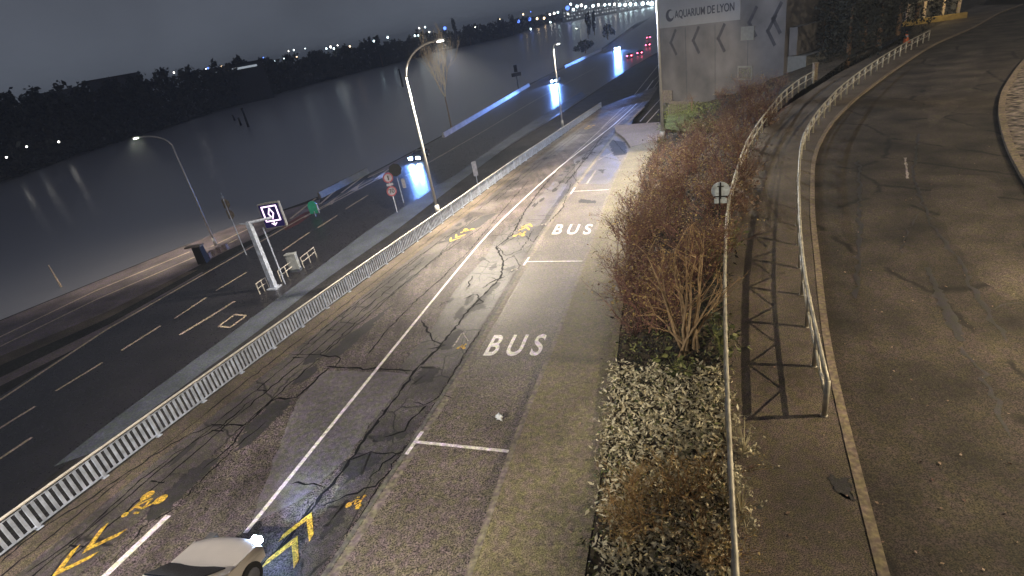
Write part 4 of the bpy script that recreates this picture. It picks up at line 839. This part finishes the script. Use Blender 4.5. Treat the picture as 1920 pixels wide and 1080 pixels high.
# brown shrubs at the bottom
for k, (x, y, s) in enumerate(((1235, 985, 1.0), (1290, 945, .95), (1200, 930, .7), (1150, 1010, .6), (1320, 1040, .8))):
    bush(bank_at(x, y), (s*1.25, s*1.25, s*.95), k, ['ochre twiggy shrub low on the bank, the broadest', 'ochre twiggy shrub nearest the left path railing', 'small ochre shrub at the pavement side of the pale groundcover', 'lowest ochre shrub leaning over the pavement edge', 'ochre shrub by the railing at the bottom edge'][k], m_twigo, m_och)
# ground cover leaves
def scatter(px0, px1, py0, py1, n, size, jit, mat, name, zoff=0.08, seed=5, msk=None):
    V = BANK-np.array(CP); x = 960+FPX*(V@np.array(rt))/(V@np.array(fw)); y = 540-FPX*(V@np.array(up))/(V@np.array(fw))
    ok = (x > px0) & (x < px1) & (y > py0) & (y < py1) & ((V@np.array(fw)) > 0.5); P = BANK[ok].copy(); P[:, 2] += zoff
    o = leaf_mb(P, size, jit, n, seed, 0.7, 0.35, .5, 2.2).build(name, mat); tag(o, kind='stuff'); return o
scatter(1130, 1372, 690, 1300, 17000, 0.055, (.16, .16, .09), m_frost, 'pale_groundcover')
scatter(1100, 1372, 560, 1300, 5000, 0.05, (.18, .18, .10), m_under, 'green_groundcover', 0.05, 6)
scatter(1180, 1420, 250, 700, 9000, 0.07, (.3, .3, .12), m_near, 'dark_interior_leaves', 0.10, 8)  # near-black leaves fill the interior of the thicket
scatter(1245, 1345, 195, 250, 2500, 0.16, (.4, .4, .15), m_grass, 'long_grass', 0.15, 9)
for k, (px, py, n, mt, sz, lab) in enumerate(((1395, 385, 260, m_ivy, .10, 'pinkish climber spilling over the path railing by the round sign'), (1400, 345, 200, m_ivy, .10, 'dry brown climber behind the round sign'), (1372, 440, 160, m_under, .11, 'green leafy plant below the round sign at the railing'), (1335, 490, 200, m_under, .10, 'green leafy clump in front of the thin railing'), (1440, 225, 220, m_ivy, .12, 'yellowish climber on the far part of the left railing'), (1175, 525, 120, m_ivy, .07, 'yellow leaved plant at the pavement edge'), (1228, 262, 160, m_under, .12, 'green bush at the foot of the white lamp post'), (1270, 690, 200, m_under, .13, 'big leaved green plant under the many stemmed shrub'), (1350, 640, 160, m_under, .11, 'green tufts along the railing beside the many stemmed shrub'), (1395, 830, 120, m_frost, .06, 'dry plant straggling over the left railing near the bottom'), (1390, 940, 200, m_frost, .05, 'pale dry weeds along the railing foot at the bottom'))):
    P = bank_at(px, py) if px < 1300 else G(px, py, 0.4); wd = .10 if k > 8 else .28; pts = [P+Vector((rng.normal(0, wd), rng.normal(0, .5), rng.uniform(-.2, .6))) for _ in range(30)]
    root = P-az_*0.35; lm_ = leaf_mb(pts, sz, (.06, .06, .06), n, 40+k); cs = {}
    for q_ in pts: lm_.tube([root, (root+q_)/2+Vector((0, 0, .08)), q_], [.014, .010, .005], 3)
    for i_ in range(n):
        c_ = (Vector(lm_.v[4*i_])+Vector(lm_.v[4*i_+2]))/2; q_ = min(pts, key=lambda a: (a-c_).length); lm_.tube([q_, c_], [.005, .004], 3, False)
    o = lm_.build('leafy_plant', mt); tag(o, lab, 'plant')

# trees
def crown(mb, c, r, n, size, seed, blobs=9):
    r_ = np.random.default_rng(seed); bl_ = [(Vector(c)+Vector((r_.normal(0, .5)*r[0], r_.normal(0, .5)*r[1], r_.uniform(-.6, .6)*r[2])), r_.uniform(.35, .6)) for _ in range(blobs)]
    pts = []
    for q, s in bl_:
        for _ in range(n//blobs):
            v = r_.normal(0, 1, 3); v /= np.linalg.norm(v); v *= s*r_.uniform(.6, 1); pts.append(q+Vector((v[0]*r[0], v[1]*r[1], v[2]*r[2])))
    l = leaf_mb(pts, size, (.1, .1, .1), len(pts), seed, 1.0); mb.add(l.v, l.f)
tl = ['dark tree behind the facade corner', 'dark tree rising left of the tree line end', 'dark broad tree above the left path railing', 'dark tree behind the end post', 'dark tree near the orange cone', 'dark tree left of the lit shelter', 'dark tree behind the lit shelter', 'dark tree far right behind the road']
for k, (px, py, D, H_) in enumerate(((1540, 100, 84, 14), (1555, 90, 92, 15), (1590, 105, 78, 13), (1620, 80, 84, 14), (1650, 60, 84, 14), (1685, 48, 92, 13), (1720, 20, 105, 14), (1585, 60, 100, 16))):
    P = AT(px, py, D); base = Vector((P.x, P.y, min(-0.2, P.z) if k > 2 else -2.5)); t_ = thing('dark_tree', tl[k]+[', leftmost', '', '', '', '', '', '', ', tallest'][k], 'tree', base)
    mb = MB(); mb.tube([base, base+az_*H_*0.3, base+az_*H_*0.6], [0.3, 0.22, 0.1], 8); setp(mb.build('trunk', m_bark), t_)
    mb = MB(); crown(mb, base+az_*H_*0.5, (4.0, 4.0, H_*0.55), 5200, 0.2, 60+k, 16); setp(mb.build('crown', m_near), t_)
# far treeline: one mass of foliage
mb = MB(); r_ = np.random.default_rng(11)
top_px = [(-260, 250), (-120, 215), (0, 192), (50, 188), (150, 170), (165, 175), (270, 150), (400, 128), (460, 118), (500, 118), (560, 108), (640, 95), (690, 78), (730, 84), (800, 62), (850, 62), (900, 48), (960, 40), (1010, 30), (1060, 22), (1070, 26)]
tx_ = [p[0] for p in top_px]; ty_ = [p[1] for p in top_px]
wlx = [p[0] for p in fb_px]; wly = [p[1] for p in fb_px]
pts = []; sz = []
for px in np.arange(-240, 1068, 1.1):
    wy = np.interp(px, wlx, wly); base = G(px, wy-1, WZ); D = math.hypot(base.x, base.y); ty = np.interp(px, tx_, ty_)
    hpx = (wy-ty)
    for k in range(7):
        f = r_.uniform(0, 1)**0.8*(1+0.10*math.sin(px*0.13)+0.08*math.sin(px*0.41+1)); P = AT(px+r_.normal(0, 2), wy-hpx*min(f, 1.12), D); e = r_.uniform(0, 12); dd = Vector((P.x, P.y, 0)).normalized()
        P = P+dd*e; pts.append(P); sz.append(D/400)
P = np.array([tuple(p) for p in pts]); n = len(P)*2
for q in (0,):
    l = leaf_mb(pts, 0.95, (.8, .8, .8), n*2, 12, 1.0); mb.add(l.v, l.f)
# scale-dependent second layer for the far part
far_pts = [p for p in pts if p.y > 380]; l = leaf_mb(far_pts, 2.2, (1, 1, 1), len(far_pts)*3, 13, 1.0); mb.add(l.v, l.f)
near_pts = [p for p in pts if p.y <= 380]; l = leaf_mb(near_pts, 1.25, (1, 1, .8), len(near_pts)*4, 14, 1.0); mb.add(l.v, l.f)
tag(mb.build('far_woodland', m_far), kind='stuff')
for k, (px, y0, y1, w) in enumerate(((712, 100, 62, 3.2), (855, 72, 34, 3.2), (880, 66, 42, 4.5), (942, 60, 30, 4), (962, 55, 22, 3))):
    wy = np.interp(px, wlx, wly); D = math.hypot(*G(px, wy, WZ).xy); a = AT(px, y0, D+8); c = AT(px, y1, D+8); base = Vector((a.x, a.y, WZ+.6)); H_ = c.z-base.z
    t_ = thing('far_poplar', ['narrow dark poplar above the far treeline, leftmost', 'narrow dark poplar right of the lit lamp head', 'broader dark tree standing next to the narrow poplar beyond the lamp head', 'feathery dark tree on the far skyline', 'pointed dark tree left of the two blue far lights'][k], 'tree', base)
    m_ = MB(); m_.tube([base, base+az_*H_*0.8], [.5, .2], 6); setp(m_.build('trunk', m_bark), t_); m_ = MB(); crown(m_, base+az_*H_*0.62, (w, w, H_*0.42), 700, 1.0, 80+k, 8); setp(m_.build('crown', m_far), t_)
for k, (px, py, h) in enumerate(((1103, 72, 15), (1115, 66, 14), (1098, 100, 5), (1140, 75, 7))):
    base = L(px, py); t_ = thing('quay_tree', ['slim dark poplar on the upstream quay', 'second slim dark poplar on the upstream quay, right of its twin', 'low dark shrub tree below the two quay poplars', 'small round dark tree on the upstream quay beside the glare'][k], 'tree', base)
    m_ = MB(); m_.tube([base, base+az_*h*.7], [.25, .1], 6); setp(m_.build('trunk', m_bark), t_); m_ = MB(); crown(m_, base+az_*h*.55, (1.6 if k < 2 else 3, 1.6 if k < 2 else 3, h*.45), 900, .5, 90+k, 8); setp(m_.build('crown', m_far), t_)
# bare tree lit by the spot added at the street lamp
tb0 = L(848, 246); t_ = thing('bare_tree', 'bare twiggy tree glowing in the light of the street lamp head', 'tree', tb0)
sg, tips = twigs(5, 7, 4.2, 4, 0.42, 0.09, split=3, upb=1.0)
mb = MB(); mb.tube([tb0, tb0+az_*6.5], [.18, .10], 8); setp(mb.build('trunk', m_bark), t_)
sg = [([tb0+az_*3.8+Vector((p.x*0.7, p.y*0.7, p.z*1.25+2.5)) for p in pp], max(a, .02), max(c, .015)) for pp, a, c in sg]; setp(twig_mesh(sg).build('branches', m_btree), t_)
sm = bank_at(1290, 206); t_ = thing('small_tree', 'small leafless tree on the lamp-lit lawn before the facade', 'tree', sm); sg, tips = twigs(9, 4, 0.8, 2, 0.5, .04)
mb = MB(); mb.tube([sm, sm+az_*1.3], [.09, .07], 6); setp(mb.build('trunk', m_bark), t_); setp(twig_mesh([([sm+az_*1.2+p for p in pp], a, c) for pp, a, c in sg]).build('branches', m_bark), t_)

# ------------------------------------------------------------------ far buildings, lights and top right
for k, (x0, x1, y, hh) in enumerate(((55, 150, 178, 8), (165, 268, 150, 10), (380, 495, 128, 6))):
    a = AT(x0, y+10, 420); c = AT(x1, y-8+10, 420); ax = Vector((c.x-a.x, c.y-a.y, 0)); ln = ax.length; ax.normalize(); ay = Vector((-ax.y, ax.x, 0)); top = (AT((x0+x1)/2, y-5, 420)).z
    t_ = thing('far_block', ['low flat roofed dark block on the far bank, leftmost', 'long flat roofed dark block on the far bank', 'low hall with a pale lit band on the far bank'][k], 'building', Vector(((a.x+c.x)/2, (a.y+c.y)/2, WZ)))
    mb = MB(); mb.box(((a.x+c.x)/2, (a.y+c.y)/2, (top+WZ)/2), (ln, 15, top-WZ), ax, ay); setp(mb.build('wall', m_wallm), t_)
    mb = MB(); mb.box(((a.x+c.x)/2, (a.y+c.y)/2, top+.3), (ln+1, 16, .6), ax, ay); setp(mb.build('roof', m_black), t_)
    if k == 2:
        q = Vector(((a.x+c.x)/2, (a.y+c.y)/2, top-2.2))-ay*7.6*(1 if ay.dot(Vector((a.x, a.y, 0))) > 0 else -1); mb = MB(); mb.box(q, (ln*.8, .3, 1.2), ax, ay); setp(mb.build('lit_band', emis('lit_band', (.7, .8, .9), .45)), t_)
lights = [(96, 182, 1, 3), (135, 175, .6, 0), (65, 205, .5, 2), (136, 196, .5, 2), (33, 256, 1.3, 1), (94, 240, 1.3, 1), (62, 243, .6, 0), (110, 266, 1.1, 0), (12, 295, 1, 0), (50, 275, 1, 0), (305, 141, .8, 0), (326, 136, .9, 0), (316, 158, .7, 2), (390, 128, 1.2, 1), (386, 129, .7, 0), (416, 124, 1, 3), (476, 128, .9, 2),
 (503, 113, 2.2, 1), (494, 108, 1, 1), (515, 115, 1, 2), (525, 120, .8, 3), (507, 135, 1, 0), (533, 110, .9, 2), (547, 111, .8, 0), (551, 94, 1, 2), (556, 107, .9, 3), (541, 96, .7, 0), (572, 91, .6, 2), (612, 91, 1.1, 2), (620, 88, 1.5, 0), (626, 91, 1.2, 2), (633, 85, .8, 0), (656, 87, 1, 3), (632, 95, 1, 2), (701, 77, 1.2, 2), (727, 70, 1.3, 2), (778, 67, 1.3, 2), (784, 66, 1.4, 2), (786, 53, .9, 0), (797, 51, 1.1, 2), (805, 60, .9, 0), (834, 53, 2.4, 1), (937, 36, .7, 3), (891, 51, .6, 0),
 (972, 40, 2.2, 1), (993, 36, 2.4, 1), (1007, 35, 1.5, 3), (1020, 34, 1.6, 3), (981, 27, 1, 3), (995, 22, .8, 1), (1031, 27, 1.4, 0), (1039, 25, 1.6, 0), (1046, 23, 1.4, 2), (1032, 42, 1.3, 2), (995, 54, 1, 2), (976, 82, 1.2, 2), (1064, 15, 3.2, 1), (1075, 18, 2, 2), (1070, 8, 1.6, 2), (1082, 12, 2, 2), (1090, 10, 2, 0), (1098, 13, 1.8, 2), (1065, 26, 1.2, 0), (1112, 11, 2, 2), (1122, 9, 1.6, 0), (1134, 9, 1.8, 2), (1143, 8, 1.5, 2), (1152, 8, 1.6, 0), (1162, 9, 2, 2), (1172, 9, 2.2, 2), (1182, 8, 2.4, 2), (1192, 8, 1.8, 2), (1205, 7, 2.6, 2), (1215, 6, 2, 2), (1222, 7, 3, 2)]
LC = [(1.0, .95, .85), (.035, .075, .32), (.72, .95, 1.0), (1.0, .72, .42)]; lm = [emis('far_lamp_%s' % n_, c, 11) for n_, c in zip(('white', 'blue', 'cyan', 'amber'), LC)]
protoL = {}
LL = ['white street light far across the river', 'blue white floodlight far across the river', 'cool white street light far across the river', 'amber street light far across the river']
for px, py, s, ci in lights:
    wy = np.interp(px, wlx, wly) if px < 1066 else 26; D = math.hypot(*G(px, max(wy, 24), WZ).xy)
    if py < wy-4: D += 18
    if px > 1040: D = 1040
    if py > wy-60 and px < 140 and py > 200: D -= 24
    P = AT(px, py, D); r = D*s*0.0011; mb = MB(); mb.sphere((0, 0, 0), 1, 8)
    if ci not in protoL:
        o = mb.build('lamp_globe', lm[ci]); mb2 = MB(); mb2.tube([(0, 0, -1), (0, 0, -14)], .12, 5); o2 = mb2.build('mast', m_dark); protoL[ci] = (o.data, o2.data); bpy.data.objects.remove(o); bpy.data.objects.remove(o2)
    t_ = thing('distant_lamp', LL[ci], 'street lamp', P, LL[ci].replace('light', 'lights')); t_.scale = (r, r, r)
    for nm, me in zip(('lamp_globe', 'mast'), protoL[ci]): o = link(bpy.data.objects.new(nm, me)); o.parent = t_
m_win = emis('lit_window', (.8, .85, .9), .9)
# city front at the end of the river
for k in range(6):
    a = AT(1070+k*29, 16-k*1.5, 1070); t_ = thing('city_block', 'distant apartment block with lit windows at the river bend', 'building', Vector((a.x, a.y, WZ)), 'city blocks at the river bend'); mb = MB(); h_ = [22, 17, 25, 18, 24, 20][k]; mb.box((a.x, a.y, WZ+h_/2), (30, 14, h_), (1, -.2, 0), (.2, 1, 0)); setp(mb.build('wall', m_wall), t_)
    for i in range(7):
        for j in range(3):
            if (i*3+j*5+k) % 4: mb = MB(); mb.box((a.x-13+i*4.2, a.y-7.2-(-13+i*4.2)*.2, WZ+5+j*5), (1.6, .3, 1.8), (1, -.2, 0), (.2, 1, 0)); setp(mb.build('window', m_win), t_)
# lit shelter, cone
P = G(1740, 40, 0); t_ = thing('lit_shelter', 'small shelter with yellow lit pillars at the top right', 'shelter', P); mb = MB(); sxd = Vector((.92, -.38, 0)); syd = Vector((.38, .92, 0))
mb.box(P+az_*2.9, (7, 3, .3), sxd, syd); mb.box(P+syd*1.4+az_*1.4, (7, .2, 2.8), sxd, syd); setp(mb.build('shell', m_wallp), t_)
for k in (-3, -1, 1.2, 3): mb = MB(); mb.box(P+sxd*k-syd*1.2+az_*1.4, (.35, .35, 2.8), sxd, syd); setp(mb.build('pillar', m_oldline), t_)
mb = MB(); mb.box(P-syd*2.2+az_*.35, (7.5, .5, .7), sxd, syd); setp(mb.build('low_wall', M('ochre_wall', (.45, .32, .10), .8)), t_)
lamp('shelter_light', P-syd*3.0+az_*2.6+sxd*.5, 100, (1, .75, .35), 'POINT', .1, parent=t_)
P = G(1698, 80, 0); t_ = thing('traffic_cone', 'small orange traffic cone beside the far footpath', 'traffic cone', P); mb = MB(); m_or = M('orange_plastic', (.75, .16, .04), .5)
mb.tube([P+az_*.05, P+az_*1.25], [.33, .06], 14); mb.box(P+az_*.03, (.75, .75, .06)); setp(mb.build('cone_body', m_or), t_); mb = MB(); mb.tube([P+az_*.6, P+az_*.8], [.215, .165], 14); setp(mb.build('stripe', m_swh), t_)

# fallen leaves and grit on the footpath and the right road
V_ = []
for _ in range(420):
    px, py = rng.uniform(1385, 1920), rng.uniform(120, 1080); q = G(px, py, -0.11 if px > np.interp(py, [240, 480, 1070], [1560, 1540, 1650]) else 0.01); V_.append(q+az_*0.02)
for _ in range(160): V_.append(U(rng.uniform(1040, 1190), rng.uniform(400, 1075))+az_*0.16)
o = leaf_mb(V_, 0.035, (.01, .01, .002), 560, 77, 0.25, 0.6, .4, 1.6).build('fallen_leaves', m_ivy); tag(o, kind='stuff')

# ------------------------------------------------------------------ night haze
hm = bpy.data.materials.new('haze'); hm.use_nodes = True; t = hm.node_tree; t.nodes.clear()
ho = t.nodes.new('ShaderNodeOutputMaterial'); hv = t.nodes.new('ShaderNodeVolumePrincipled')
hv.inputs['Density'].default_value = 0.0005; hv.inputs['Color'].default_value = (0.80, 0.88, 1.0, 1); t.links.new(hv.outputs[0], ho.inputs['Volume'])
mb = MB(); mb.box((300, 1150, 10.5), (2600, 3100, 45)); tag(mb.build('haze', hm), kind='stuff')
